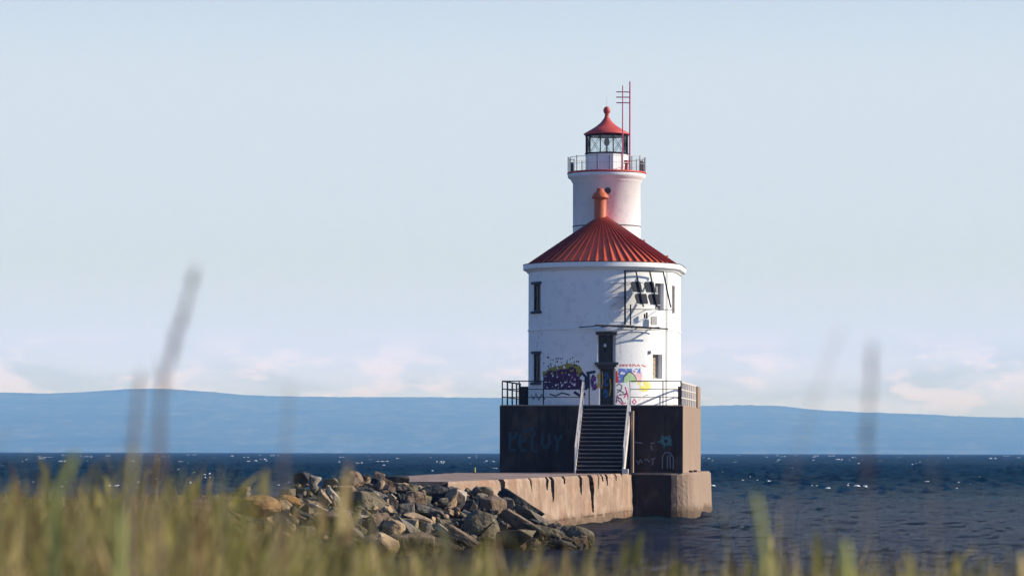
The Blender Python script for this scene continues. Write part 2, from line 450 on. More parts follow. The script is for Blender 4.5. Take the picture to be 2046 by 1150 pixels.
# ------------------------------------------------------------------ far hills
prof = [(-2500, 800), (-900, 806), (-300, 793), (0, 787), (100, 789), (170, 786), (250, 780), (330, 779), (420, 785), (480, 791), (560, 794), (700, 795), (850, 795), (1000, 796),
        (1200, 803), (1400, 811), (1500, 809), (1560, 811), (1650, 820), (1750, 824), (1850, 827), (1950, 832), (2046, 833), (2500, 838), (3200, 830), (5000, 842)]
def hill_top(px):
    return float(np.interp(px, [p[0] for p in prof], [p[1] for p in prof]))
def hills():
    nr, nc = 60, 900
    D0, D1 = 18000.0, 23500.0
    vs = []
    for j in range(nr):
        t = j / (nr - 1); Y = D0 + (D1 - D0) * t
        for i in range(nc):
            a = -0.62 + 1.24 * i / (nc - 1)
            X = a * Y
            px = 1023 + F * a
            dip = Y * Y / (2 * R_EARTH)
            ztop = EYE + (HOR - hill_top(px) + 1.5) / F * D1
            s = min(1.0, t * 1.02)
            rise = s ** 0.62
            ridge = noise.noise(Vector((X / 2600, Y / 1500, 2.2))) * 34 + noise.noise(Vector((X / 700, Y / 600, 5))) * 14
            z = -dip * (1 - rise) + ztop * rise * (Y / D1) + ridge * math.sin(math.pi * min(1, t)) 
            z += noise.noise(Vector((X / 120, Y / 120, 9))) * 3.0 + noise.noise(Vector((X / 45, Y / 90, 3))) * 5.0
            vs.append((X, Y, z - (26 if j == 0 else 0)))
    fs = [(j * nc + i, j * nc + i + 1, (j + 1) * nc + i + 1, (j + 1) * nc + i) for j in range(nr - 1) for i in range(nc - 1)]
    me = bpy.data.meshes.new('far_hills'); me.from_pydata(vs, [], fs)
    me.polygons.foreach_set('use_smooth', [True] * len(fs)); me.update()
    return me
o = link(bpy.data.objects.new('far_hills', hills()))
o.data.materials.append(layered('far_forest', (0.035, 0.06, 0.035), [
    ((0.11, 0.12, 0.07), (0.009, 0.0025, 0.03), 0.44, 0.64, 0.9, 8),
    ((0.015, 0.03, 0.02), (0.0006, 0.0005, 0.03), 0.50, 0.62, 0.9, 8)], rough=1.0, bump=14, bscale=0.02, spec=0.0))
tag(o, 'long low wooded hills beyond the lake, blue with haze', kind='structure')

# ------------------------------------------------------------------ shore ground
def smooth(a, b_, x):
    t = max(0.0, min(1.0, (x - a) / (b_ - a))); return t * t * (3 - 2 * t)
def shore_x(Y):
    """x of the waterline on the right side of the spit"""
    return float(np.interp(Y, [-10, 14, 22, 30, 60, 100, 118, 134, 150], [30, 20, 9, 2, -5.0, -8.2, -8.6, -8.6, -9.0]))
def ground_z(X, Y):
    sx_ = shore_x(Y)
    d = sx_ - X
    land = -1.2 + 3.05 * smooth(-1.5, 2.4, d)
    land *= 1.0
    land = land if land < 0 else land * (1 - 0.0)
    land -= 3.2 * smooth(143, 166, Y + 2.5 * noise.noise(Vector((X / 9, 0, 1))))
    # the far left runs out into the lake
    dune = 2.45 + 0.45 * smooth(0.04, -0.10, X / max(2.0, Y)) 
    w = 1 - smooth(15, 34, Y)
    z = land * (1 - w) + dune * w if d > -3 else min(land, dune) * 1.0
    if d <= -3: z = land * (1 - w) + dune * w * smooth(-12, -3, d) - 1.2 * w * (1 - smooth(-12, -3, d))
    z += 0.10 * noise.noise(Vector((X / 1.7, Y / 1.7, 0))) + 0.25 * noise.noise(Vector((X / 7, Y / 11, 4))) * (1 if Y > 30 else 0.2)
    return z
def ground():
    ys = [-6.0]
    while ys[-1] < 172: ys.append(ys[-1] + (0.5 if ys[-1] < 35 else 1.1))
    xs = list(np.concatenate([np.linspace(-120, -42, 20)[:-1], np.linspace(-42, 12, 110), np.linspace(12, 40, 12)[1:]]))
    vs = [(x, y, ground_z(x, y)) for y in ys for x in xs]
    nc = len(xs)
    fs = [(j * nc + i, j * nc + i + 1, (j + 1) * nc + i + 1, (j + 1) * nc + i) for j in range(len(ys) - 1) for i in range(nc - 1)]
    me = bpy.data.meshes.new('shore_ground'); me.from_pydata(vs, [], fs)
    me.polygons.foreach_set('use_smooth', [True] * len(fs)); me.update(); return me
o = link(bpy.data.objects.new('shore_ground', ground()))
o.data.materials.append(layered('shore_sand_and_scrub', (0.20, 0.145, 0.085), [
    ((0.09, 0.075, 0.035), (0.5, 0.3, 1), 0.42, 0.60, 0.9, 6),
    ((0.24, 0.17, 0.10), (0.9, 0.5, 1), 0.55, 0.68, 0.8, 6),
    ((0.05, 0.04, 0.03), (2, 1.2, 1), 0.60, 0.70, 0.7, 6)], rough=1.0, bump=0.15, bscale=2.0, spec=0.1))
tag(o, 'brown sandy shore with scrub running out to the rocks', kind='structure')

# ------------------------------------------------------------------ pier
PIER_R = [(6.85, 199.85), (4.05, 182.0), (1.35, 166.0), (-0.55, 154.0), (-2.6, 143.0)]
PIER_L = [(-0.9, 216.0), (-2.8, 200.0), (-4.9, 178.0), (-6.0, 163.0), (-6.6, 143.0)]
PZ = 2.49
pier = empty('concrete_pier', (1.5, 180, 0))
tag(pier, 'long weathered pinkish concrete pier with cracked side, leading to the lighthouse', 'pier')
def pier_edge(t):
    """point on the right edge, t metres from the lighthouse end"""
    p = PIER_R; acc = 0
    for a, b_ in zip(p[:-1], p[1:]):
        d = math.hypot(b_[0] - a[0], b_[1] - a[1])
        if t <= acc + d or b_ == p[-1]:
            k = (t - acc) / d
            dx, dy = (b_[0] - a[0]) / d, (b_[1] - a[1]) / d
            return a[0] + (b_[0] - a[0]) * k, a[1] + (b_[1] - a[1]) * k, dx, dy
        acc += d
PL = sum(math.hypot(b_[0] - a[0], b_[1] - a[1]) for a, b_ in zip(PIER_R[:-1], PIER_R[1:]))
def t_of_px(px):
    lo, hi = 0, PL
    for _ in range(40):
        mid = (lo + hi) / 2; X, Y, _a, _b = pier_edge(mid)
        if 1023 + F * X / Y > px: lo = mid
        else: hi = mid
    return lo
notches = []   # (t centre, half width, depth z from top, lean)
for px, hw, dz in ((1004, 0.55, 0.9), (1093, 0.22, 0.6), (1103, 0.40, 1.2), (1126, 0.3, 0.35), (1160, 0.45, 0.9), (1181, 0.85, 1.9),
                   (1204, 0.2, 0.35), (1212, 0.35, 0.5), (1231, 0.15, 0.3), (1060, 0.15, 0.5), (1195, .12, .7)):
    notches.append((t_of_px(px), hw, dz))
def pier_face():
    cs, zs = 0.14, 0.12
    nt_, nz = int(PL / cs), int((PZ + 0.9) / zs)
    vs = []; deepv = set()
    for i in range(nt_ + 1):
        t = i * PL / nt_
        X, Y, dx, dy = pier_edge(t)
        nx, ny = -dy, dx          # outward (to the right): edge runs towards the camera
        for j in range(nz + 1):
            z = -0.9 + (PZ + 0.9) * j / nz
            off = 0.10 * (PZ - z) / PZ
            top = PZ - z
            if top < 0.12: off -= (0.12 - top) ** 2 * 6
            for (tc_, hw, dz) in notches:
                if top < dz:
                    w = hw * (1 - top / dz) ** 0.6 + 0.06
                    wander = 0.25 * noise.noise(Vector((z * 1.7, tc_, 0)))+ top * 0.15
                    if abs(t - tc_ + wander) < w: off -= 0.55; deepv.add(len(vs))
            off += 0.05 * noise.noise(Vector((t * 0.5, z * 1.2, 3))) + 0.03 * noise.noise(Vector((t * 2.2, z * 3, 8)))
            if z < 0.35: off -= 0.10 * noise.noise(Vector((t * 1.3, z * 2, 1))) + 0.05
            vs.append((X + nx * off - 1.5, Y + ny * off - 180, z))
    k = nz + 1
    fs = [(i * k + j, i * k + j + 1, (i + 1) * k + j + 1, (i + 1) * k + j) for i in range(nt_) for j in range(nz)]
    me = bpy.data.meshes.new('side_wall'); me.from_pydata(vs, [], fs); me.update()
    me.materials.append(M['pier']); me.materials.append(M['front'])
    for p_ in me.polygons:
        if any(i_ in deepv for i_ in p_.vertices): p_.material_index = 1  # shade inside the notches painted on with the dark concrete
    top = [(i * k + nz) for i in range(nt_ + 1)]
    return me, [vs[i] for i in top]
me, rim = pier_face()
o = link(bpy.data.objects.new('side_wall', me), pier)
# deck on top and hidden far side
mb = MB()
left = []
for i in range(len(rim)):
    f = 1 - i / (len(rim) - 1)
    y = rim[i][1] + 180
    lx = float(np.interp(y, [p[1] for p in PIER_L[::-1]], [p[0] for p in PIER_L[::-1]])) - 1.5
    left.append((lx, rim[i][1], PZ))
idx = list(range(0, len(rim), 2))
NX = 14
vs = []
for i in idx:
    a = Vector(rim[i]); c = Vector(left[i])
    for k in range(NX + 1):
        p = a.lerp(c, k / NX)
        if 0 < k: p.z += 0.03 * noise.noise(Vector((p.x * 0.8, p.y * 0.4, 0)))
        vs.append(tuple(p))
fs = [(i * (NX + 1) + k, i * (NX + 1) + k + 1, (i + 1) * (NX + 1) + k + 1, (i + 1) * (NX + 1) + k) for i in range(len(idx) - 1) for k in range(NX)]
mb.add(vs, fs, True)
mb.build('deck', M['piertop'], pier, weld=True)
mb = MB()
pl = [(x - 1.5, y - 180) for x, y in PIER_L]
for a, b_ in zip(pl[:-1], pl[1:]):
    mb.add([(a[0], a[1], -0.9), (b_[0], b_[1], -0.9), (b_[0], b_[1], PZ), (a[0], a[1], PZ)], [(0, 1, 2, 3)])
mb.add([(pl[0][0], pl[0][1], PZ), (pl[1][0], pl[1][1], PZ), (5.0, 19.9, PZ - .004), (5.0, 36, PZ - .004)], [(0, 1, 2, 3)])
e0, e1 = PIER_R[-1], PIER_L[-1]
mb.add([(e0[0] - 1.5, e0[1] - 180, -0.9), (e1[0] - 1.5, e1[1] - 180, -0.9), (e1[0] - 1.5, e1[1] - 180, PZ), (e0[0] - 1.5, e0[1] - 180, PZ)], [(0, 1, 2, 3)])
mb.build('far_side_wall', M['pier'], pier)

# ------------------------------------------------------------------ foundation and platform (local frame of the lighthouse)
TH = R(6.7)
OX, OY = 4.51, 200.0
def frame(name, u=0.0, v=0.0, z=0.0):
    return empty(name, (OX + u * math.cos(TH) + v * math.sin(TH), OY - u * math.sin(TH) + v * math.cos(TH), z), -TH)
def child_at(root, u, v, z):
    """builder coordinates (u, v, z) are kept: returns a matrix offset for a root placed elsewhere"""
    return None

def slab(poly, z0, z1, batter=0.0, cut=0.05, nseg=1):
    """extruded polygon (counter-clockwise) with a small bevel at the top"""
    mb = MB(); k = len(poly)
    c = Vector((sum(p[0] for p in poly) / k, sum(p[1] for p in poly) / k))
    def ring(z, off):
        r = []
        for i, p in enumerate(poly):
            a = Vector(poly[i - 1]); b_ = Vector(p); d = Vector(poly[(i + 1) % k])
            n1 = Vector(((b_ - a).y, -(b_ - a).x)).normalized(); n2 = Vector(((d - b_).y, -(d - b_).x)).normalized()
            nn = (n1 + n2).normalized()
            q = b_ + nn * off / max(0.4, nn.dot(n1)); r.append((q.x, q.y, z))
        return r
    rings = [ring(z0, batter)]
    for j in range(1, nseg):
        t = j / nseg; rings.append(ring(z0 + (z1 - cut - z0) * t, batter * (1 - t)))
    rings += [ring(z1 - cut, 0), ring(z1, -cut)]
    for a, b_ in zip(rings[:-1], rings[1:]):
        mb.add(a + b_, [(i, (i + 1) % k, k + (i + 1) % k, k + i) for i in range(k)])
    mb.add(rings[-1], [tuple(range(k))])
    return mb

FZ, TOPZ = 2.52, 6.37
found = frame('concrete_foundation')
tag(found, 'broad concrete base with rounded corner standing in the water under the platform', 'foundation')
poly = [(-5.7, -0.12)]
uR, rr_ = 5.85, 1.25
for k in range(7):
    a = R(-90 + 15 * k); poly.append((uR - rr_ + rr_ * math.cos(a), -0.12 + rr_ + rr_ * math.sin(a)))
for k in range(7):
    a = R(15 * k); poly.append((uR - rr_ + rr_ * math.cos(a), 17.6 - rr_ + rr_ * math.sin(a)))
poly.append((-5.7, 17.6))
fo_ = slab(poly, -0.9, FZ, 0.12, 0.12, 8).build('base_block', M['platform'], found)
# rough eroded surface on the base block
bm = bmesh.new(); bm.from_mesh(fo_.data)
long_e = [e for e in bm.edges if e.calc_length() > 1.0]
bmesh.ops.subdivide_edges(bm, edges=long_e, cuts=24, use_grid_fill=True)
for v_ in bm.verts:
    if v_.co.z < FZ - 0.2:
        q = noise.noise(Vector((v_.co.x * 1.5, v_.co.y * 1.5, v_.co.z * 2))) * 0.06
        w_ = 1.0 if (v_.co.x > 4.2 and v_.co.y < 1.4) else 0.35
        v_.co.x += q * w_; v_.co.y += q * w_
bm.to_mesh(fo_.data); bm.free()
# the side towards the pier is stained concrete with its shade put into the colour
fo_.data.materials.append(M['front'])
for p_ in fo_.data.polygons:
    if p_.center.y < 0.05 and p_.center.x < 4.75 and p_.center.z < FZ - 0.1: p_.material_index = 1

plat = frame('concrete_platform')
tag(plat, 'tall square concrete platform block carrying the lighthouse, graffitied front', 'platform')
pb = slab([(-5.25, 0), (5.25, 0), (5.25, 16.0), (-5.25, 16.0)], FZ - 0.02, TOPZ, 0.0, 0.06, 1).build('block', M['platform'], plat)
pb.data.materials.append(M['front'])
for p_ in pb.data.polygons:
    if p_.center.y < 0.02 or p_.center.x < -5.2: p_.material_index = 1  # front and left side coloured dark for their shade
# wall pieces rising on the platform
MB().box(-5.2, -4.55, 9.3, 9.9, TOPZ, TOPZ + 1.22).build('wing_wall', M['front'], plat)  # both wing walls take the shade-darkened concrete too
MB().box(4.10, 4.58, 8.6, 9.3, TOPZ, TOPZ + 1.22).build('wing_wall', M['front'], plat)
MB().box(4.75, 5.24, 13.2, 15.9, TOPZ, TOPZ + 1.30).build('parapet', M['platform'], plat)
# drain stubs near the foot of the right side
MB().box(5.2, 5.45, 5.3, 5.55, FZ, FZ + 0.1).box(5.2, 5.45, 9.2, 9.45, FZ, FZ + 0.1).build('drain_stub', M['black'], plat)['kind'] = 'stuff'

# ------------------------------------------------------------------ graffiti strokes
def strokes(surface, paths, w, name, mat, parent):
    """flat painted strokes lying 4 mm off a surface; surface maps (a, z) -> (point, normal)"""
    mb = MB(); off = 0.004
    for path in paths:
        pts = []
        for (p, q) in zip(path[:-1], path[1:]):
            d = math.hypot(q[0] - p[0], q[1] - p[1]); k = max(1, int(d / 0.12))
            pts += [(p[0] + (q[0] - p[0]) * i / k, p[1] + (q[1] - p[1]) * i / k) for i in range(k)]
        pts.append(path[-1])
        vs = []
        for i, p in enumerate(pts):
            a = pts[max(0, i - 1)]; c = pts[min(len(pts) - 1, i + 1)]
            dx, dz = c[0] - a[0], c[1] - a[1]; dl = math.hypot(dx, dz) or 1
            nx, nz = -dz / dl * w / 2, dx / dl * w / 2
            for s in (1, -1): vs.append(surface(p[0] + nx * s, p[1] + nz * s, off))
        mb.add(vs, [(2 * i, 2 * i + 1, 2 * i + 3, 2 * i + 2) for i in range(len(pts) - 1)])
        off += 0.0006
    return mb.build(name, mat, parent)
def blob(surface, outline, name, mat, parent, off=0.003, holes=None):
    """filled painted area: outline in (a, z), cut into small cells so it follows the wall"""
    xs = [p[0] for p in outline]; zs = [p[1] for p in outline]
    st = 0.055; mb = MB()
    def inside(x, z):
        c = False; k = len(outline)
        for i in range(k):
            (x1, z1), (x2, z2) = outline[i], outline[i - 1]
            if (z1 > z) != (z2 > z) and x < (x2 - x1) * (z - z1) / (z2 - z1) + x1: c = not c
        return c
    x = min(xs)
    while x < max(xs):
        z = min(zs)
        while z < max(zs):
            cx, cz = x + st / 2 + 0.05 * noise.noise(Vector((x * 5, z * 5, 1))), z + st / 2 + 0.05 * noise.noise(Vector((x * 5, z * 5, 7)))
            if inside(cx, cz) and not (holes and holes(cx, cz)):
                mb.add([surface(x, z, off), surface(x + st, z, off), surface(x + st, z + st, off), surface(x, z + st, off)], [(0, 1, 2, 3)])
            z += st
        x += st
    return mb.build(name, mat, parent, weld=True)
def front_face(a, z, off): return (a, -off, z)
def fu(px): return (px - 1181) / 35.0
def fz(py): return 3.8 + (898 - py) / 35.0
def fpath(l_): return [(fu(x), fz(y)) for x, y in l_]
# bubble letters on the left of the dark front
dimt = [[(1018, 862), (1018, 898), (1030, 898)], [(1018, 880), (1030, 870), (1032, 862)],
        [(1040, 866), (1036, 884), (1042, 900), (1052, 898)], [(1038, 882), (1050, 878)], [(1044, 862), (1062, 856), (1068, 866), (1060, 874)],
        [(1062, 876), (1064, 900), (1074, 902)], [(1084, 866), (1082, 884), (1090, 896), (1098, 884), (1096, 866)],
        [(1108, 868), (1114, 884), (1122, 868)], [(1114, 884), (1112, 902)]]
strokes(front_face, [fpath(p) for p in dimt], 0.17, 'graffiti', M['paint_dimteal'], plat)
star = []
for k in range(11):
    a = R(k * 360 / 11 + 8); rr2 = 16 if k % 2 else 12
    star.append([(1331 + 4 * math.cos(a), 880 + 4 * math.sin(a)), (1331 + rr2 * math.cos(a), 880 + rr2 * 0.8 * math.sin(a))])
strokes(front_face, [fpath(p) for p in star], 0.10, 'graffiti', M['paint_teal'], plat)
strokes(front_face, [fpath(p) for p in ([(1324, 934), (1324, 910), (1330, 902), (1340, 904), (1346, 914), (1346, 936)], [(1334, 908), (1334, 934)], [(1339, 908), (1340, 934)])],
        0.07, 'graffiti', M['paint_slate'], plat)
for p in ([(1300, 884), (1308, 884)], [(1301, 888), (1304, 898)], [(1272, 918), (1276, 926), (1280, 916), (1284, 924)], [(1288, 918), (1294, 916), (1298, 922)], [(1302, 916), (1310, 914)], [(1305, 916), (1304, 928)], [(1268, 882), (1284, 884)]):
    strokes(front_face, [fpath(p)], 0.075, 'graffiti', M['paint_slate'], plat)

# ------------------------------------------------------------------ lighthouse
house = frame('lighthouse')
tag(house, 'white round lighthouse with red ribbed conical roof, chimney and red topped lantern tower', 'lighthouse')
RB, V1, V2 = 4.36, 6.9, 10.6
WZ0, WZ1 = TOPZ, 14.25
SS = V2 - V1
PER = 2 * math.pi * RB + 2 * SS
def perim(s, Rr=RB):
    """stadium outline; s is arc length at radius RB, zero at the front, positive to the right"""
    q = RB * math.pi / 2
    s = (s + PER / 2) % PER - PER / 2
    if abs(s) <= q:
        n_ = s / RB; return (Rr * math.sin(n_), V1 - Rr * math.cos(n_), math.sin(n_), -math.cos(n_))
    sg = 1 if s > 0 else -1; a = abs(s) - q
    if a <= SS: return (sg * Rr, V1 + a, sg, 0)
    n_ = (a - SS) / RB
    return (sg * Rr * math.cos(n_), V2 + Rr * math.sin(n_), sg * math.cos(n_), math.sin(n_))
def sN(deg): return R(deg) * RB
def wall_pt(s, z, off):
    x, y, nx, ny = perim(s); return (x + nx * off, y + ny * off, z)

# openings: name, n0, n1, z0, z1, depth, pane material
OPEN = [
    ('window', -63.5, -50.5, 11.90, 13.48, 0.13, 'pane'),
    ('window', -63.5, -50.5, 7.75, 9.42, 0.13, 'pane'),
    ('window', 49.8, 60.5, 11.95, 13.50, 0.30, 'greyboard'),
    ('window', 47.6, 58.6, 7.95, 9.36, 0.33, 'tan'),
    ('window', 74.0, 82.0, 11.80, 13.45, 0.06, 'white_trim'),
    ('window', 1.6, 15.0, 8.87, 10.46, 0.55, 'pane'),
    ('door', 3.0, 15.4, TOPZ + 0.02, 8.50, 0.45, 'pane'),
]
ss = set()
k = int(PER / 0.20)
for i in range(k + 1): ss.add(round(-PER / 2 + PER * i / k, 4))
zz = {WZ0, WZ1}
for o_ in OPEN:
    a, b_ = sN(o_[1]), sN(o_[2])
    ss = {x for x in ss if min(abs(x - a), abs(x - b_)) > 0.05}
    ss |= {a, b_}; zz |= {o_[3], o_[4]}
ss = sorted(ss); zz = sorted(zz)
mb = MB()
vs = [wall_pt(s, z, 0) for s in ss for z in zz]
nz = len(zz); fs = []
for i in range(len(ss) - 1):
    for j in range(nz - 1):
        cs_, cz = (ss[i] + ss[i + 1]) / 2, (zz[j] + zz[j + 1]) / 2
        if any(sN(o_[1]) < cs_ < sN(o_[2]) and o_[3] < cz < o_[4] for o_ in OPEN): continue
        fs.append((i * nz + j, (i + 1) * nz + j, (i + 1) * nz + j + 1, i * nz + j + 1))
mb.add(vs, fs, True)
for o_ in OPEN:
    a, b_ = sN(o_[1]), sN(o_[2]); d = -o_[5]; sp_ = 0.07
    loc = [s for s in ss if a - 1e-6 <= s <= b_ + 1e-6]
    for s, s2 in ((a, a + sp_), (b_, b_ - sp_)):
        mb.add([wall_pt(s, o_[3], 0), wall_pt(s2, o_[3], d), wall_pt(s2, o_[4], d), wall_pt(s, o_[4], 0)], [(0, 1, 2, 3)])
    for z in (o_[3], o_[4]):
        for s, s2 in zip(loc[:-1], loc[1:]):
            mb.add([wall_pt(s, z, 0), wall_pt(s2, z, 0), wall_pt(s2, z, d), wall_pt(s, z, d)], [(0, 1, 2, 3)])
wall = mb.build('wall', M['white'], house)

def sweep(prof_, mat, name, s0=None, s1=None, closed=True, step=0.2):
    """sweep a closed (offset, z) profile round the outline"""
    mb = MB()
    if s0 is None: s0, s1 = -PER / 2, PER / 2; caps = False
    else: caps = True
    k = max(1, int((s1 - s0) / step)); m_ = len(prof_)
    vs = []
    for i in range(k + 1):
        s = s0 + (s1 - s0) * i / k
        for (of, z) in prof_: vs.append(wall_pt(s, z, of))
    for j in range(m_):
        j2 = (j + 1) % m_
        mb.add(vs, [(i * m_ + j, (i + 1) * m_ + j, (i + 1) * m_ + j2, i * m_ + j2) for i in range(k)], True)
    if caps: mb.add(vs[:m_], [tuple(range(m_))]); mb.add(vs[-m_:], [tuple(range(m_))])
    # drop unused vertices
    me_o = mb.build(name, mat, house)
    bm = bmesh.new(); bm.from_mesh(me_o.data)
    bmesh.ops.delete(bm, geom=[v for v in bm.verts if not v.link_faces], context='VERTS')
    bm.to_mesh(me_o.data); bm.free()
    return me_o
sweep([(-0.1, 14.22), (0.08, 14.22), (0.16, 14.32), (0.27, 14.36), (0.32, 14.40), (0.32, 14.66), (-0.3, 14.68)], M['white_trim'], 'eave')
sweep([(-0.02, 10.76), (0.05, 10.78), (0.05, 10.86), (-0.02, 10.88)], M['white_trim'], 'string_course')
sweep([(-0.02, 11.20), (0.02, 11.21), (0.02, 11.25), (-0.02, 11.26)], M['white_trim'], 'string_course')
# gutter lip dark line
sweep([(0.27, 14.67), (0.335, 14.67), (0.335, 14.705), (0.27, 14.705)], M['black'], 'gutter')

def opening_parts(o_, lintel=None, sill=None, bars=(0, 0)):
    a, b_ = sN(o_[1]), sN(o_[2]); d = -o_[5]
    nm = 'door_leaf' if o_[0] == 'door' else 'pane'
    root = None
    mbp = MB(); k = 8; p = []
    for i in range(k + 1):
        s = a + (b_ - a) * i / k
        p += [wall_pt(s, o_[3], d + 0.01), wall_pt(s, o_[4], d + 0.01), wall_pt(s, o_[3], d - 0.04), wall_pt(s, o_[4], d - 0.04)]
    fcs = []
    for i in range(k):
        fcs += [(4 * i, 4 * i + 4, 4 * i + 5, 4 * i + 1), (4 * i + 2, 4 * i + 3, 4 * i + 7, 4 * i + 6)]
    mbp.add(p, fcs)
    fr = MB()
    fwd = 0.05
    for s in (a + 0.09, b_ - 0.09):
        x, y, nx, ny = perim(s)
        fr.bar(wall_pt(s, o_[3], d + 0.05), wall_pt(s, o_[4], d + 0.05), 0.07, 0.07, (nx, ny, 0))
    for z in (o_[3] + 0.04, o_[4] - 0.04):
        fr.bar(wall_pt(a + 0.1, z, d + 0.05), wall_pt(b_ - 0.1, z, d + 0.05), 0.07, 0.07)
    for i in range(bars[0]):
        s = a + (b_ - a) * (i + 1) / (bars[0] + 1); fr.bar(wall_pt(s, o_[3], d + 0.04), wall_pt(s, o_[4], d + 0.04), 0.035, 0.04)
    for i in range(bars[1]):
        z = o_[3] + (o_[4] - o_[3]) * (i + 1) / (bars[1] + 1); fr.bar(wall_pt(a + 0.1, z, d + 0.04), wall_pt(b_ - 0.1, z, d + 0.04), 0.035, 0.04)
    f_ = fr.build('door' if o_[0] == 'door' else 'window', M['darkgrey'] if o_[6] == 'pane' else M['greyboard'], house)
    mbp.build(nm, M[o_[6]], f_)
    def ledge(z0, z1, out, ext, nm_, mat):
        mb = MB(); vs = []
        for i in range(9):
            s = a - ext + (b_ - a + 2 * ext) * i / 8
            vs += [wall_pt(s, z0, -0.02), wall_pt(s, z0, out), wall_pt(s, z1, out), wall_pt(s, z1, -0.02)]
        for i in range(8):
            for j in range(4):
                mb.add([vs[4 * i + j], vs[4 * i + 4 + j], vs[4 * i + 4 + (j + 1) % 4], vs[4 * i + (j + 1) % 4]], [(0, 1, 2, 3)])
        mb.add(vs[:4], [(0, 1, 2, 3)]); mb.add(vs[-4:], [(0, 1, 2, 3)])
        mb.build(nm_, mat, f_)
    if lintel: ledge(o_[4] - 0.002, o_[4] + lintel, 0.10, 0.09, 'lintel', M['darkgrey'])
    if sill: ledge(o_[3] - sill, o_[3] + 0.002, 0.13, 0.09, 'sill', M['darkgrey'])
    return f_
opening_parts(OPEN[0], 0.14, 0.14, (1, 1))
opening_parts(OPEN[1], 0.14, 0.14, (1, 1))
f2 = opening_parts(OPEN[2], None, None, (1, 1))
opening_parts(OPEN[3], None, None, (0, 4))
opening_parts(OPEN[4], None, None, (1, 1))
f5 = opening_parts(OPEN[5], 0.17, None, (0, 0))
door = opening_parts(OPEN[6], None, None, (0, 0))
# corbelled sill over the door
mb = MB()
a, b_ = sN(OPEN[5][1]), sN(OPEN[5][2])
for (z1, z0, out, ext) in ((8.865, 8.72, 0.30, 0.14), (8.718, 8.60, 0.22, 0.04), (8.598, 8.48, 0.13, -0.05)):
    p0, p1 = wall_pt(a - ext, z0, -0.05), wall_pt(b_ + ext, z0, -0.05)
    q0, q1 = wall_pt(a - ext, z0, out), wall_pt(b_ + ext, z0, out)
    lo = [p0, p1, q1, q0]; hi = [(x, y, z1) for x, y, z in lo]
    mb.add(lo + hi, [(0, 1, 2, 3), (7, 6, 5, 4), (0, 4, 5, 1), (1, 5, 6, 2), (2, 6, 7, 3), (3, 7, 4, 0)])
mb.build('door_hood', M['darkgrey'], house)
# round lamp hanging in the upper window bay
mb = MB(); c = wall_pt(sN(7.5), 9.85, -0.25)
mb.lathe([(0.0, 9.74), (0.06, 9.76), (0.085, 9.83), (0.06, 9.92), (0.0, 9.96)], (c[0], c[1]), 10)
mb.build('lamp_globe', M['mortar'], house)
MB().tube((c[0], c[1], 9.95), (c[0], c[1], 10.46), 0.012).build('lamp_cord', M['black'], house)
MB().tube((c[0] + .02, c[1]-.05, 9.50), (c[0] + .02, c[1]-.05, 9.70), 0.06).build('lamp_fitting', M['black'], house)
# painted right jamb strip, conduit pipe and junction boxes
x, y, nx, ny = perim(sN(64.0))
MB().tube((x + nx * 0.06, y + ny * 0.06, TOPZ), (x + nx * 0.06, y + ny * 0.06, 14.25), 0.03).build('conduit', M['galv'], house)
x, y, nx, ny = perim(sN(44.5))
MB().box(x - 0.06, x + 0.08, y - 0.1, y + 0.05, 9.40, 9.56).build('junction_box', M['galv'], house)

# ---- roof: standing seam panels round the outline
AP, RE, EZ = 17.60, 4.30, 14.68
def roof_pt(s, t, lift):
    """t=0 at the eave, 1 at ridge or apex"""
    q = RB * math.pi / 2
    x, y, nx, ny = perim(s, 1.0)
    sn = (s + PER / 2) % PER - PER / 2
    v = V1 if abs(sn) <= q else (V2 if abs(sn) > q + SS else V1 + abs(sn) - q)
    r = RE * (1 - t) + 0.02
    sl_ = math.atan2(AP - EZ, RE)
    return (nx * r + nx * lift * math.sin(sl_), v + ny * r + ny * lift * math.sin(sl_), EZ + (AP - EZ) * t + lift * math.cos(sl_))
edges = []
nfr = 28
for i in range(nfr + 1): edges.append(-RB * math.pi / 2 + RB * math.pi * i / nfr)
q = RB * math.pi / 2
for i in range(1, 8): edges.append(q + SS * i / 7)
for i in range(1, nfr + 1): edges.append(q + SS + RB * math.pi * i / nfr)
for i in range(1, 7): edges.append(q + SS + RB * math.pi + SS * i / 7)
edges.append(edges[0] + PER)
for a, b_ in zip(edges[:-1], edges[1:]):
    mb = MB()
    dz = rnd.uniform(0.0, 0.012)
    T = [0, 0.35, 0.7, 1.0]
    up = [roof_pt(s, t, 0.02 + dz) for t in T for s in (a + 1e-5, b_ - 1e-5)]
    lo = [roof_pt(s, t, -0.04) for t in T for s in (a + 1e-5, b_ - 1e-5)]
    fcs = [(2 * i, 2 * i + 1, 2 * i + 3, 2 * i + 2) for i in range(3)]
    mb.add(up, fcs); mb.add(lo, [f[::-1] for f in fcs])
    mb.add([up[0], up[1], lo[1], lo[0]], [(0, 1, 2, 3)])
    mb.build('roof_panel', M['roof'], house)
    sm = MB()
    w = 0.03
    p, q_ = Vector(roof_pt(a, 0.0, 0.05)), Vector(roof_pt(a, 0.965, 0.05))
    nrm = (Vector(roof_pt(a, 0, 1)) - Vector(roof_pt(a, 0, 0))).normalized()
    sm.bar(p, q_, 0.05, 0.16, nrm)
    sm.build('roof_seam', M['roof_seam'], house)
MB().bar((0, V1, AP + 0.06), (0, V2, AP + 0.06), 0.22, 0.07).build('ridge_cap', M['roof'], house)
# small vent stubs on the right slope
for s, t in ((q + SS * 0.55, 0.47), (q * 0.93, 0.10)):
    p = Vector(roof_pt(s, t, 0)); MB().tube(p, p + Vector((0, 0, 0.26)), 0.07, 0.06).build('roof_vent', M['rust'], house)
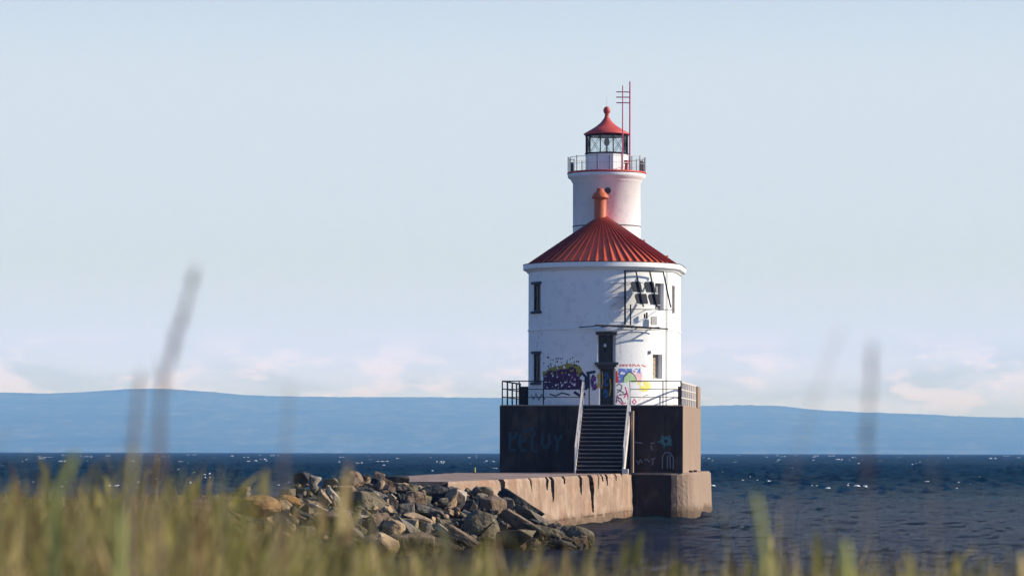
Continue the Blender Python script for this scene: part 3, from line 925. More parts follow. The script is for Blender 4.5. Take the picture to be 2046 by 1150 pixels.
# ---- chimney
mb = MB().lathe([(0.50, 17.12), (0.50, 17.28), (0.42, 17.34), (0.365, 17.42), (0.365, 18.62)], (-0.12, V1 - 0.1), 28)
ch = mb.build('chimney', M['rust'], house, weld=True)
MB().lathe([(0.365, 18.60), (0.50, 18.62), (0.51, 18.72), (0.40, 18.90), (0.22, 19.08), (0.20, 19.22), (0.0, 19.24)], (-0.12, V1 - 0.1), 24).build('chimney_cap', M['rust'], ch, weld=True)

# ---- tower
TV, TR = 9.6, 2.02
MB().lathe([(TR, 15.6), (TR, 19.72), (TR + 0.04, 19.74), (TR + 0.06, 19.80), (TR + 0.16, 19.95), (TR + 0.30, 20.05), (TR + 0.32, 20.20), (TR + 0.30, 20.27)], (0, TV), 72).build('tower', M['white'], house, weld=True)
MB().lathe([(0.0, 20.24), (TR + 0.34, 20.26), (TR + 0.345, 20.31), (TR + 0.345, 20.35), (TR + 0.30, 20.38), (0, 20.38)], (0, TV), 64).build('gallery_deck', M['red'], house, weld=True)
MB().lathe([(TR, 17.10), (TR + 0.03, 17.11), (TR + 0.03, 17.15), (TR, 17.16)], (0, TV), 64).build('tower_band', M['darkgrey'], house)
# round vent above the chimney
a = R(6.8); cx, cy = TR * math.sin(a), TV - TR * math.cos(a)
d = Vector((math.sin(a), -math.cos(a), 0))
p = Vector((cx, cy, 19.14))
MB().tube(p - d * 0.1, p + d * 0.07, 0.19, seg=20).build('round_vent', M['darkgrey'], house)
# gallery railing
rail = MB(); GR = TR + 0.30
def ring(mb, r, z, th, seg=64):
    pts = [Vector((r * math.sin(2 * math.pi * i / seg), TV - r * math.cos(2 * math.pi * i / seg), z)) for i in range(seg)]
    for i in range(seg): mb.tube(pts[i], pts[(i + 1) % seg], th, seg=5)
ring(rail, GR, 21.22, 0.017)
gr = rail.build('gallery_railing', M['galv'], house)
rail2 = MB(); ring(rail2, GR, 20.82, 0.010); rail2.build('mid_rail', M['galv'], gr)
for i in range(20):
    a = 2 * math.pi * (i + 0.5) / 20
    pz = 21.30 if i % 2 else 21.22
    MB().tube((GR * math.sin(a), TV - GR * math.cos(a), 20.37), (GR * math.sin(a), TV - GR * math.cos(a), pz), 0.022, seg=6).build('post', M['black'], gr)
bal = MB()
for i in range(80):
    a = 2 * math.pi * (i + 0.25) / 80
    bal.tube((GR * math.sin(a), TV - GR * math.cos(a), 20.37), (GR * math.sin(a), TV - GR * math.cos(a), 21.22), 0.006, seg=4)
bal.build('baluster', M['galv'], gr)['kind'] = 'stuff'
# equipment on the gallery
def gal(a, r=GR - 0.22): return r * math.sin(a), TV - r * math.cos(a)
for a, w, z1, mt in ((R(-78), 0.16, 20.95, 'black'), (R(88), 0.26, 20.98, 'black'), (R(106), 0.14, 21.10, 'darkgrey')):
    x, y = gal(a); MB().box(x - w / 2, x + w / 2, y - 0.15, y + 0.15, 20.38, z1).build('equipment_box', M[mt], house)
x, y = gal(R(42), 1.95)
ex = MB().tube((x, y, 20.38), (x, y, 20.75), 0.13, 0.10, 12).build('gallery_fitting', M['red'], house)
MB().tube((x, y, 20.76), (x, y, 20.82), 0.17, seg=12).tube((x, y, 20.86), (x, y, 20.98), 0.15, seg=12).build('fitting_cap', M['red'], ex)
# ---- lantern
LR = 1.26
def dec(i, r, z): 
    a = R(18 + 36 * i) + R(5.2); return Vector((r * math.sin(a), TV - r * math.cos(a), z))
lan = MB().lathe([(LR, 20.37), (LR, 21.44)], (0, TV), 10, R(23.2), R(23.2) + 2 * math.pi, smooth=False).build('lantern_room', M['white_trim'], house)
MB().lathe([(LR - .1, 21.44), (LR + 0.05, 21.44), (LR + 0.05, 21.52), (LR - 0.12, 21.52)], (0, TV), 10, R(23.2), R(23.2) + 2 * math.pi, smooth=False).build('sill_ring', M['black'], lan)
MB().lathe([(LR - .1, 22.52), (LR + 0.04, 22.52), (LR + 0.04, 22.62), (LR - 0.12, 22.62)], (0, TV), 10, R(23.2), R(23.2) + 2 * math.pi, smooth=False).build('head_ring', M['black'], lan)
MB().lathe([(0, 21.40), (LR - 0.04, 21.40), (LR - 0.04, 21.46), (0, 21.46)], (0, TV), 10, R(23.2), R(23.2) + 2 * math.pi, smooth=False).build('lantern_floor', M['darkgrey'], lan)
for i in range(10):
    MB().tube(dec(i, LR - 0.02, 21.5), dec(i, LR - 0.02, 22.55), 0.035, seg=6).build('mullion', M['black'], lan)
    a, b_ = dec(i, LR - 0.05, 0), dec(i + 1, LR - 0.05, 0)
    n1 = (a + b_) / 2 - Vector((0, TV, 0)); n1.z = 0; n1.normalize()
    mb = MB(); z0, z1 = 21.53, 22.51
    P = [a, b_]; vs = []
    for off in (0, -0.012):
        for p in P: vs += [Vector((p.x, p.y, z0)) + n1 * off, Vector((p.x, p.y, z1)) + n1 * off]
    mb.add(vs, [(0, 2, 3, 1), (4, 5, 7, 6), (0, 4, 6, 2), (1, 3, 7, 5), (0, 1, 5, 4), (2, 6, 7, 3)])
    mb.build('pane', M['glass'], lan)
    if i != 9:   # every bay but the front one is cross braced
        mb = MB()
        A = lambda p, z: Vector((p.x, p.y, z)) + n1 * 0.03
        mb.tube(A(a, z0), A(b_, z1), 0.014, seg=5).tube(A(a, z1), A(b_, z0), 0.014, seg=5)
        mb.build('cross_brace', M['black'], lan)
MB().lathe([(0.0, 21.46), (0.14, 21.46), (0.10, 21.62), (0.05, 21.72), (0.05, 21.95), (0.13, 22.02), (0.17, 22.12), (0.15, 22.36), (0.06, 22.42), (0, 22.43)], (0.0, TV), 14).build('beacon', M['darkgrey'], lan, weld=True)
lr = MB().lathe([(0.0, 22.60), (LR + 0.05, 22.60), (LR + 0.12, 22.63), (LR + 0.12, 22.69), (0.92, 22.95), (0.60, 23.16), (0.36, 23.36), (0.20, 23.58), (0.13, 23.72), (0.10, 23.78)], (0, TV), 40).build('lantern_roof', M['red'], house, weld=True)
MB().lathe([(0.10, 23.76), (0.15, 23.80), (0.10, 23.86), (0.17, 23.92), (0.215, 24.05), (0.20, 24.18), (0.11, 24.29), (0, 24.33)], (0, TV), 20).build('ball_finial', M['red'], lr, weld=True)
MB().tube((0, TV, 24.3), (0, TV, 24.95), 0.012, 0.006).build('lightning_rod', M['galv'], lr)

# ---- antenna
x1, y1 = 1.10, TV - 1.75
ant = frame('antenna_mast', x1, y1, 20.38)
tag(ant, 'pinkish red twin pole antenna with three short crossbars on the gallery', 'antenna')
MB().tube((0, 0, 0), (0, 0, 5.0), 0.042, 0.032).build('pole', M['pinkmast'], ant)
MB().tube((0.42, 0.12, 0.38), (0.42, 0.12, 5.25), 0.052, 0.042).tube((0.42, 0.12, 0), (0.42, 0.12, 0.38), 0.05).build('pole', M['pinkmast'], ant)
for z in (4.62, 4.31, 3.98):
    MB().bar((-0.38, -0.03, z), (0.45, 0.10, z), 0.04, 0.06).build('crossbar', M['pinkmast'], ant)

# ------------------------------------------------------------------ solar rack on the upper wall
NA = R(32)
Nn = Vector((math.sin(NA), -math.cos(NA), 0)); Tt = Vector((math.cos(NA), math.sin(NA), 0))
def rk(t, off, z): return Vector((0, V1, 0)) + Nn * (RB + off) + Tt * t + Vector((0, 0, z))
rack = frame('solar_panel_rack')
tag(rack, 'black steel rack with four tilted solar panels fixed to the white upper wall', 'solar rack')
MB().bar(rk(-0.96, 0.45, 11.02), rk(-0.96, 0.45, 14.10), 0.10, 0.10).build('mast', M['black'], rack)
MB().bar(rk(-0.96, 0.30, 14.14), rk(1.62, 0.30, 14.14), 0.06, 0.07).build('top_beam', M['black'], rack)
MB().bar(rk(-0.96, 0.45, 11.92), rk(1.80, 1.05, 11.92), 0.035, 0.035).build('lower_rail', M['black'], rack)
MB().bar(rk(-0.96, 0.45, 13.45), rk(0.2, 0.45, 13.45), 0.03, 0.03).build('upper_rail', M['black'], rack)
for t in (-0.18, 0.72, 1.60):
    MB().bar(rk(t, 0.30, 14.14), rk(t, 1.24, 12.05), 0.065, 0.065, Nn).build('strut', M['black'], rack)
for z in (13.42, 12.62):
    MB().tube(rk(-0.96, 0.45, z), rk(-1.55, -0.3, z), 0.03).build('brace', M['galv'], rack)
    MB().tube(rk(-0.96, 0.45, z), rk(-1.50, -0.25, z - 0.55), 0.03).build('brace', M['galv'], rack)
    MB().tube(rk(-0.96, 0.45, z), rk(-0.3, -0.05, z), 0.02).build('brace', M['galv'], rack)
for t in (-0.34, 0.60, 1.5):
    MB().tube(rk(t, 0.98, 11.92), rk(t, -0.2, 11.92), 0.022).build('brace', M['galv'], rack)
# panels hang on the struts' slope
Sl = (rk(0, 1.22, 12.10) - rk(0, 0.30, 14.14)).normalized()
pn = Tt.cross(Sl).normalized()
if pn.dot(Nn) < 0: pn = -pn
for (t0, t1, d0, d1) in ((-0.66, 0.0, 0.66, 1.32), (0.20, 0.86, 0.66, 1.32), (-0.56, 0.22, 1.44, 2.06), (0.30, 0.98, 1.44, 2.10)):
    o0 = rk(0, 0.30, 14.14) - pn * 0.10
    def P(t, d_, h): return o0 + Tt * t + Sl * d_ + pn * h
    c8 = [P(t, d_, h) for h in (0, 0.05) for (t, d_) in ((t0 + 0.1, d0), (t1, d0), (t1, d1 - 0.04), (t1 - 0.04, d1), (t0 + 0.06, d1), (t0, d0 + 0.12))]
    k = 6
    MB().add(c8, [tuple(range(k))[::-1], tuple(range(k, 2 * k))] + [(i, (i + 1) % k, k + (i + 1) % k, k + i) for i in range(k)]).build('solar_panel', M['solar'], rack)
    MB().bar(P(t0 - 0.02, d0 - 0.03, 0.02), P(t1 + 0.03, d0 - 0.03, 0.02), 0.03, 0.03, pn).build('panel_rail', M['white_trim'], rack)
    MB().bar(P(t0 - 0.02, d1 + 0.03, 0.02), P(t1 + 0.03, d1 + 0.03, 0.02), 0.03, 0.03, pn).build('panel_rail', M['white_trim'], rack)
# battery box and lamps under the rack
MB().box(-0.05, 0.05, -0.05, 0.05, -0.12, 0.12)
for t, h in ((0.42, 0.16), (0.56, 0.24)):
    MB().tube(rk(t, 0.25, 11.52 - h / 2), rk(t, 0.25, 11.52 + h), 0.05).build('signal_lamp', M['black'], rack)
MB().bar(rk(0.9, 0.15, 11.3), rk(1.25, 0.15, 11.3), 0.12, 0.5).build('battery_box', M['galv'], rack)
MB().tube(rk(-0.55, 0.35, 11.0), rk(-0.55, 0.35, 12.2), 0.04).build('stay_pipe', M['black'], rack)
# walkway above the door
walk = frame('steel_walkway')
tag(walk, 'thin dark steel walkway projecting from the white wall above the door', 'walkway')
zW = 10.93
MB().bar(rk(-3.1, 0.85, zW), rk(-0.9, 0.85, zW - 0.0), 0.05, 0.10).build('edge_beam', M['black'], walk)
MB().bar(rk(-0.9, 0.85, zW), rk(1.75, 0.62, zW - 0.12), 0.05, 0.08).build('edge_beam', M['black'], walk)
MB().bar(rk(-2.4, 0.30, zW), rk(1.5, 0.18, zW - 0.1), 0.04, 0.05).build('inner_beam', M['black'], walk)
for t in (-3.05, -2.0, -0.95, 0.1, 1.1):
    sdist = math.sqrt(max(0, RB * RB - t * t)) - RB
    MB().bar(rk(t, 0.85 - (0.09 * max(0, t)), zW - 0.03), rk(t, sdist - 0.05 if abs(t) < RB else 0, zW - 0.03), 0.04, 0.05).build('bracket', M['black'], walk)
gm = MB()
for i in range(24):
    t = -3.0 + 0.19 * i
    if t > 1.2: break
    gm.bar(rk(t, 0.82 - 0.08 * max(0, t), zW + 0.0 - 0.04 * max(0, t)), rk(t, 0.25, zW - 0.04 * max(0, t)), 0.035, 0.02)
gm.build('grating', M['galv'], walk)['kind'] = 'stuff'
# pale light canopy over the door window
a, b_ = sN(2.0), sN(14.0)
p = [wall_pt(a, 10.70, 0.0), wall_pt(b_, 10.70, 0.0), wall_pt(b_, 10.66, 0.45), wall_pt(a, 10.66, 0.45)]
MB().add(p + [(x, y, z + 0.06) for x, y, z in p], [(3, 2, 1, 0), (4, 5, 6, 7), (0, 1, 5, 4), (1, 2, 6, 5), (2, 3, 7, 6), (3, 0, 4, 7)]).build('canopy', M['white_trim'], house)

# ------------------------------------------------------------------ graffiti on the white wall
def gs(px): return (R(5.2) + math.asin(max(-0.99, min(0.99, (px - 1203) / 147.5)))) * RB
def gz(py): return 3.8 + (898 - py) / 34.5
def gp(l_): return [(gs(x), gz(y)) for x, y in l_]
g = lambda paths, w, mat: strokes(wall_pt, [gp(p) for p in paths], w, 'graffiti', M[mat], house)
gb = lambda outl, mat, off=0.003, holes=None: blob(wall_pt, gp(outl), 'graffiti', M[mat], house, off, holes)
spk = lambda sc, th, sd: (lambda x, z: noise.noise(Vector((x * sc, z * sc, sd))) > th)
gb([(1085, 742), (1100, 733), (1120, 730), (1145, 724), (1158, 730), (1168, 744), (1160, 752), (1140, 750), (1100, 748), (1087, 752)], 'paint_olive', 0.003, spk(4, 0.3, 3))
gb([(1087, 748), (1095, 741), (1112, 737), (1130, 736), (1146, 731), (1154, 740), (1158, 752), (1166, 762), (1160, 776), (1140, 778), (1110, 776), (1088, 776)], 'paint_purple', 0.005, spk(6, 0.30, 1))
g([[(1094, 768), (1096, 748), (1104, 748), (1104, 768)], [(1110, 768), (1111, 746), (1119, 752), (1111, 758), (1120, 768)], [(1126, 768), (1127, 746), (1136, 746)], [(1127, 757), (1134, 757)], [(1142, 768), (1144, 746), (1152, 768)]], 0.05, 'paint_violet')
g([[(1156, 775), (1157, 752), (1164, 745), (1171, 752), (1172, 778)], [(1172, 745), (1190, 742)], [(1176, 745), (1177, 775)], [(1186, 748), (1184, 770), (1190, 778)], [(1148, 782), (1160, 790), (1170, 786)]], 0.16, 'paint_navy')
g([[(1112, 777), (1150, 774)], [(1108, 768), (1110, 775)], [(1180, 752), (1188, 756)]], 0.05, 'paint_olive')
g([[(1062, 786), (1068, 796), (1072, 784), (1078, 798), (1084, 786), (1090, 796)], [(1100, 786), (1112, 790), (1124, 784), (1140, 788)]], 0.08, 'paint_navy')
gb([(1180, 756), (1190, 750), (1193, 776), (1184, 780)], 'paint_violet', 0.007, spk(5, 0.2, 5))
# spots above the purple piece
mb = MB()
for i in range(34):
    px, py = rnd.uniform(1086, 1160), rnd.uniform(712, 734); r_ = rnd.uniform(0.02, 0.055)
    s0, z0 = gs(px), gz(py)
    vs = [wall_pt(s0 + r_ * math.cos(k * 1.047), z0 + r_ * 1.2 * math.sin(k * 1.047), 0.004) for k in range(6)]
    mb.add(vs, [tuple(range(6))])
for i in range(10):
    px, py = rnd.uniform(1060, 1090), rnd.uniform(660, 700); r_ = 0.03
    s0, z0 = gs(px), gz(py)
    mb.add([wall_pt(s0 + r_ * math.cos(k * 1.047), z0 + r_ * math.sin(k * 1.047), 0.004) for k in range(6)], [tuple(range(6))])
mb.build('paint_spots', M['paint_navy'], house)['kind'] = 'stuff'
# right of the door
g([[(1237, 731), (1239, 727), (1241, 731)], [(1243, 731), (1243, 727), (1246, 731), (1246, 727)], [(1249, 727), (1251, 731), (1253, 727)], [(1256, 731), (1258, 726), (1260, 731)], [(1263, 726), (1263, 731), (1266, 727), (1269, 731)], [(1271, 731), (1274, 727), (1277, 731)], [(1280, 728), (1288, 731)]], 0.055, 'paint_red')
gb([(1235, 736), (1278, 735), (1279, 745), (1262, 742), (1250, 750), (1244, 764), (1235, 764)], 'paint_blue', 0.003, spk(6, 0.15, 2))
gb([(1262, 742), (1280, 744), (1281, 762), (1268, 762)], 'paint_pink', 0.003, spk(4, 0.25, 9))
gb([(1245, 762), (1247, 752), (1256, 743), (1265, 750), (1270, 758), (1269, 763)], 'paint_green', 0.006)
g([[(1244, 763), (1245, 752), (1256, 741), (1266, 748), (1271, 759)]], 0.05, 'paint_black')
gb([(1229.5, 742), (1234, 738), (1234.5, 764), (1229.5, 764)], 'paint_red', 0.004)
g([[(1231, 770), (1236, 766), (1242, 770), (1240, 778), (1232, 778)], [(1232, 784), (1238, 780), (1246, 784)], [(1231, 804), (1232, 792), (1240, 796), (1244, 804)], [(1236, 788), (1252, 786)]], 0.055, 'paint_black')
g([[(1248, 772), (1252, 784), (1254, 796), (1258, 806)], [(1246, 794), (1252, 780)], [(1234, 798), (1242, 806), (1250, 804)], [(1262, 802), (1266, 796), (1270, 802), (1266, 806), (1262, 802)], [(1232, 788), (1236, 796)]], 0.065, 'paint_magenta')
gb([(1272, 762), (1296, 760), (1299, 774), (1290, 781), (1276, 779)], 'paint_yellow', 0.003, spk(3, 0.2, 6))
g([[(1276, 800), (1277, 795), (1281, 795)], [(1285, 800), (1285, 794)], [(1290, 795), (1293, 800)], [(1297, 800), (1298, 795), (1302, 796)]], 0.03, 'paint_pink')
g([[(1284, 790), (1294, 787)]], 0.03, 'paint_black')
# amber strip down the left jamb and blue and amber marks on the door
gb([(1194, 746), (1199, 744), (1198, 774), (1193, 776)], 'paint_amber', 0.006)
dsurf = lambda s, z, off: wall_pt(s, z, -0.43 + off)
strokes(dsurf, [gp(p) for p in ([(1207, 750), (1212, 744), (1216, 752), (1208, 760), (1210, 770), (1216, 766)], [(1206, 786), (1210, 778), (1215, 786), (1209, 794)])], 0.13, 'graffiti', M['paint_deepblue'], door)
strokes(dsurf, [gp(p) for p in ([(1203, 742), (1204, 760), (1202, 776)], [(1220, 756), (1222, 772), (1219, 790)])], 0.07, 'graffiti', M['paint_amber'], door)

# ------------------------------------------------------------------ guard railings on the platform
def railing(name, label, pts, posts, zs, mat, thick=0.035):
    root = frame(name); tag(root, label, 'railing', 'guard railings round the platform edge')
    for z in zs:
        for a, b_ in zip(pts[:-1], pts[1:]):
            MB().tube((a[0], a[1], TOPZ + z), (b_[0], b_[1], TOPZ + z), thick * (1.0 if z > 1.2 else 0.75), seg=6).build('rail', mat, root)
    for p in posts:
        MB().tube((p[0], p[1], TOPZ - 0.02), (p[0], p[1], TOPZ + zs[0]), thick * 1.1, seg=6).build('post', mat, root)
    return root
f_ = 0.12
railing('guard_railing', 'dark pipe railing along the shaded front edge, beside the stairs over the teal lettering',
        [(-5.12, f_), (-0.35, f_)], [(-5.12, f_), (-4.15, f_), (-2.75, f_), (-0.62, f_), (-0.12, f_)], (1.36, 0.90, 0.44), M['black'])
railing('guard_railing', 'dark pipe railing on the front edge between stairs and sunlit corner',
        [(2.2, f_), (5.12, f_)], [(2.2, f_), (4.1, f_), (5.12, f_)], (1.36, 0.90, 0.44), M['black'], 0.03)
railing('guard_railing', 'dark pipe railing receding along the shaded side, seen against the lake',
        [(-5.12, f_ + 0.1), (-5.12, 9.2)], [(-5.12, 2.6), (-5.12, 5.0), (-5.12, 7.2), (-5.12, 9.0)], (1.36, 0.92, 0.46), M['black'], 0.045)
railing('guard_railing', 'pale sunlit lattice railing receding along the sunny side above the tan wall',
        [(5.12, f_ + 0.1), (5.12, 13.1)], [(5.12, 1.6 * k + 1.4) for k in range(8)], (1.30, 0.88, 0.42), M['railside'], 0.055)
# posts' feet carried by brackets outside the sunny edge

# ------------------------------------------------------------------ stairs
st = frame('staircase')
tag(st, 'steep dark open staircase with pale handrails climbing the platform front', 'stairs')
UL, UR = -0.42, 2.18
NS = 17; RUN = 4.4
for i in range(NS):
    z = PZ + 0.01 + (TOPZ - PZ) * (i + 1) / NS - 0.01
    v = -RUN + RUN * i / NS
    stp = MB().box(UL, UR, v, v + RUN / NS + 0.03, z - 0.06, z).build('step', M['step'], st)
    MB().box(UL + 0.01, UR - 0.01, v + 0.07, v + 0.10, z - (TOPZ - PZ) / NS + 0.004, z - 0.062).build('riser', M['black'], stp)
for u in (UL - 0.10, UR + 0.02):
    mb = MB()
    prof2 = [(-RUN - 0.15, PZ), (-RUN - 0.15, PZ + 0.30), (-0.05, TOPZ + 0.10), (-0.01, TOPZ + 0.10), (-0.01, TOPZ - 0.55), (-RUN + 0.55, PZ)]
    k = len(prof2)
    mb.add([(u, v, z) for v, z in prof2] + [(u + 0.08, v, z) for v, z in prof2], [tuple(range(k)), tuple(range(k, 2 * k))[::-1]] + [(i, (i + 1) % k, k + (i + 1) % k, k + i) for i in range(k)])
    mb.build('stringer', M['railside'], st)
    uc = u + 0.04
    for h, w in ((1.28, 0.10), (0.72, 0.07)):
        MB().bar((uc, -RUN - 0.05, PZ + 0.15 + h), (uc, -0.05, TOPZ + h + 0.05), 0.05, w).build('handrail', M['railside'], st)
    for k in range(4):
        v = -RUN - 0.02 + (RUN - 0.08) * k / 3; zb = PZ + (TOPZ - PZ) * (v + RUN) / RUN
        MB().bar((uc, v, max(PZ, zb) - 0.0), (uc, v, zb + 1.45), 0.07, 0.09, (0, 1, 0)).build('post', M['railside'], st)
MB().box(UR + 0.0, UR + 0.34, -RUN - 0.3, -RUN + 0.05, PZ - 0.02, PZ + 0.26).build('footing', M['railside'], st)
MB().box(UR + 0.16, UR + 0.30, -0.9, -0.02, FZ, TOPZ - 0.35).build('side_pier', M['platform'], st)

# small marker post on the pier
mp_ = at(949, 940, 196.0); mk = empty('marker_post', (mp_.x, mp_.y, PZ))
tag(mk, 'small yellowish marker post standing on the far edge of the pier', 'post')
MB().tube((0, 0, 0), (0, 0, 0.32), 0.05, 0.04).build('shaft', simple('dull_yellow_paint', (0.4, 0.36, 0.10)), mk)
MB().tube((0, 0, -0.01), (0, 0, 0.05), 0.09).build('foot', M['black'], mk)

# ------------------------------------------------------------------ riprap
def stone_mat(name, base, dark, light):
    return layered(name, base, [(dark, (1.1, 1.1, 1.6), 0.48, 0.66, 0.8, 7), (light, (2.6, 2.6, 2.6), 0.58, 0.72, 0.7, 7),
                                (tuple(c * 0.4 for c in dark), (5, 5, 5), 0.56, 0.66, 0.8, 6)], rough=0.85, bump=0.10, bscale=4.5, spec=0.25)
S = {
    'grey': stone_mat('grey_rock', (0.155, 0.13, 0.10), (0.07, 0.058, 0.045), (0.28, 0.25, 0.21)),
    'tan': stone_mat('tan_rock', (0.36, 0.25, 0.15), (0.16, 0.115, 0.07), (0.48, 0.38, 0.26)),
    'brown': stone_mat('brown_rock', (0.19, 0.13, 0.085), (0.08, 0.056, 0.038), (0.30, 0.22, 0.15)),
    'black': stone_mat('black_rock', (0.040, 0.040, 0.038), (0.02, 0.02, 0.02), (0.09, 0.088, 0.08)),
    'olive': stone_mat('olive_rock', (0.145, 0.115, 0.07), (0.065, 0.055, 0.03), (0.27, 0.23, 0.15)),
    'orange': stone_mat('orange_lichen_rock', (0.30, 0.165, 0.06), (0.17, 0.10, 0.05), (0.40, 0.27, 0.14)),
    'pale': stone_mat('pale_rock', (0.44, 0.37, 0.29), (0.26, 0.21, 0.16), (0.58, 0.52, 0.43)),
}
for k_ in S: damp(S[k_], 0.5, 0.95)
def rock_mesh(seed, kind='angular', sub=2):
    r = random.Random(seed)
    bm = bmesh.new()
    npts = {'angular': 11, 'slab': 12, 'round': 26}[kind]
    for i in range(npts):
        v = Vector((r.gauss(0, 1), r.gauss(0, 1), r.gauss(0, 1))).normalized()
        e = {'angular': 0.45, 'slab': 0.35, 'round': 0.85}[kind]
        p = Vector([math.copysign(abs(c) ** e, c) for c in v])
        p *= r.uniform(0.85, 1.0)
        bm.verts.new(p * 0.5 * 1.02)
    res = bmesh.ops.convex_hull(bm, input=bm.verts)
    bmesh.ops.delete(bm, geom=[g_ for g_ in res['geom_interior'] if isinstance(g_, bmesh.types.BMVert)], context='VERTS')
    bmesh.ops.dissolve_limit(bm, angle_limit=R(14), verts=bm.verts, edges=bm.edges)
    bmesh.ops.bevel(bm, geom=list(bm.edges), offset=0.035 if kind != 'round' else 0.08, segments=2, affect='EDGES', profile=0.6)
    bmesh.ops.triangulate(bm, faces=bm.faces)
    for _ in range(sub):
        le = [e for e in bm.edges if e.calc_length() > 0.13]
        if le: bmesh.ops.subdivide_edges(bm, edges=le, cuts=1, use_grid_fill=False); bmesh.ops.triangulate(bm, faces=bm.faces)
    off = Vector((seed * 1.37, seed * 0.71, 0))
    bm.normal_update()
    mv = [(v, v.normal * (0.035 * noise.noise(v.co * 3.2 + off) + 0.014 * noise.noise(v.co * 9 + off))) for v in bm.verts]
    for v, d in mv: v.co += d
    xs = [v.co.x for v in bm.verts]; ys = [v.co.y for v in bm.verts]; z_ = [v.co.z for v in bm.verts]
    for v in bm.verts:
        v.co.x = (v.co.x - min(xs)) / (max(xs) - min(xs)) - 0.5 if False else v.co.x
    me = bpy.data.meshes.new('boulder'); bm.to_mesh(me); bm.free()
    return me
RK = {k: [rock_mesh(i * 7 + j * 31, k) for i in range(9)] for j, k in enumerate(('angular', 'slab', 'round'))}
GRP = 'boulders heaped at the landward end of the pier'
def depthY(px, py):
    return 149 - (py - 945) / 145.0 * 14.5 - max(0, 1000 - px) / 400.0 * 13.0
def boulder(px, py, w, h, kind, tone, label, tilt=0.0, dY=0.0, dep=None, rz=None, group=GRP):
    """centre (px, py), width and height in photo pixels at that depth"""
    Y = depthY(px, py) + dY
    p = at(px, py, Y); s = F / Y
    ms = RK[kind]; me = ms[rnd.randrange(len(ms))].copy()
    me.materials.clear(); me.materials.append(S[tone])
    o = bpy.data.objects.new('boulder', me); link(o)
    if 'filler' not in label and group == GRP and w > 36: w *= 1.12; h *= 1.1
    W, H = w / s, h / s
    D = dep if dep else (W + H) / 2 * rnd.uniform(0.9, 1.25)
    inner = Matrix.Rotation(rnd.uniform(0, 6.28) if rz is None else rz, 4, 'Z')
    # shape the mesh itself so that the extents are as measured
    co = np.array([inner @ v.co for v in me.vertices])
    co -= (co.max(0) + co.min(0)) / 2; co /= (co.max(0) - co.min(0))
    c, s_ = math.cos(R(tilt)), math.sin(R(tilt))
    # tilt in the picture plane, keeping the box W x H roughly
    co = co * np.array([W, D, H])
    if tilt:
        L_ = math.hypot(W, H) * 0.98; th = min(W, H) * 0.50
        co = co / np.array([W, D, H]) * np.array([L_, D, th])
        x = co[:, 0] * c + co[:, 2] * s_; z = -co[:, 0] * s_ + co[:, 2] * c
        co[:, 0], co[:, 2] = x, z
    me.vertices.foreach_set('co', co.astype(np.float32).ravel()); me.update()
    o.location = p
    tag(o, label, 'boulder', group)
    return o

# key stones, each measured in the photograph
B = boulder
B(603, 965, 34, 44, 'angular', 'black', 'tall black rock standing at the outer end of the heap crest')
B(630, 965, 26, 32, 'angular', 'pale', 'pale pointed wedge leaning on the tall black rock at the crest', dY=-0.6)
B(722, 960, 52, 36, 'round', 'brown', 'humped ribbed brown boulder on the crest between smaller dark rocks')
B(757, 956, 26, 30, 'angular', 'brown', 'steep dark brown rock just beside the humped ribbed boulder')
B(790, 960, 52, 18, 'slab', 'black', 'flat black slab on the crest below the pier deck')
B(806, 974, 36, 20, 'angular', 'grey', 'grey block under the end of the flat black crest slab')
B(738, 1004, 104, 44, 'slab', 'olive', 'widest flat-topped olive block in the middle of the heap', dep=1.7)
B(716, 1030, 60, 20, 'slab', 'pale', 'long pale ledge lying below the flat-topped olive block', tilt=12, dY=-0.8)
B(866, 990, 62, 46, 'round', 'black', 'big rounded black boulder shading the split pale stone beside it', dY=0.3)
B(902, 996, 26, 44, 'slab', 'tan', 'nearer half of the split pale upright stone by the black boulder', dY=-0.9)
B(922, 998, 22, 42, 'slab', 'pale', 'narrow far half of the split pale stone facing the pier', dY=-0.7)
B(836, 1034, 52, 26, 'slab', 'tan', 'smooth tan tongue of stone pointing down towards the pier', tilt=24, dY=-0.6)
B(862, 1022, 54, 30, 'angular', 'grey', 'greenish grey block under the big rounded black boulder', tilt=18)
B(786, 1052, 44, 46, 'round', 'tan', 'rounded light tan boulder in the lower middle of the heap', dY=-1.2)
B(757, 1052, 44, 52, 'angular', 'brown', 'dark brown boulder pressed against the rounded light tan one')
B(817, 1056, 46, 40, 'slab', 'grey', 'sloping grey slab below the smooth tan tongue', tilt=35)
B(890, 1062, 36, 26, 'slab', 'pale', 'small cream triangular stone low on the slope', tilt=38, dY=-0.8)
B(962, 1058, 66, 72, 'round', 'olive', 'large rounded olive boulder with a pale top edge, low on the slope', dY=-1.5)
B(950, 1031, 50, 12, 'slab', 'pale', 'thin bright white sliver of stone on the large rounded olive boulder', tilt=24, dY=-2.2, dep=0.35)
B(984, 1012, 52, 44, 'angular', 'brown', 'brown block leaning on the pier wall above the olive boulder')
B(965, 985, 40, 26, 'angular', 'grey', 'jagged grey rock at the pier top near the first crack')
B(1016, 1014, 32, 44, 'angular', 'grey', 'light grey broken block under the long black slab')
B(1046, 1010, 92, 50, 'slab', 'black', 'long black slab slanting down along the pier wall', tilt=30, dY=0.5)
B(1062, 1030, 62, 40, 'slab', 'grey', 'grey slab tucked under the long black slab', tilt=34, dY=-0.3)
B(1050, 1052, 96, 54, 'slab', 'brown', 'long brown slab slanting to the waterline in the lower heap', tilt=32, dY=-1.0)
B(1098, 1062, 92, 46, 'slab', 'olive', 'longest olive slab running down to the lowest stones', tilt=30, dY=-0.7)
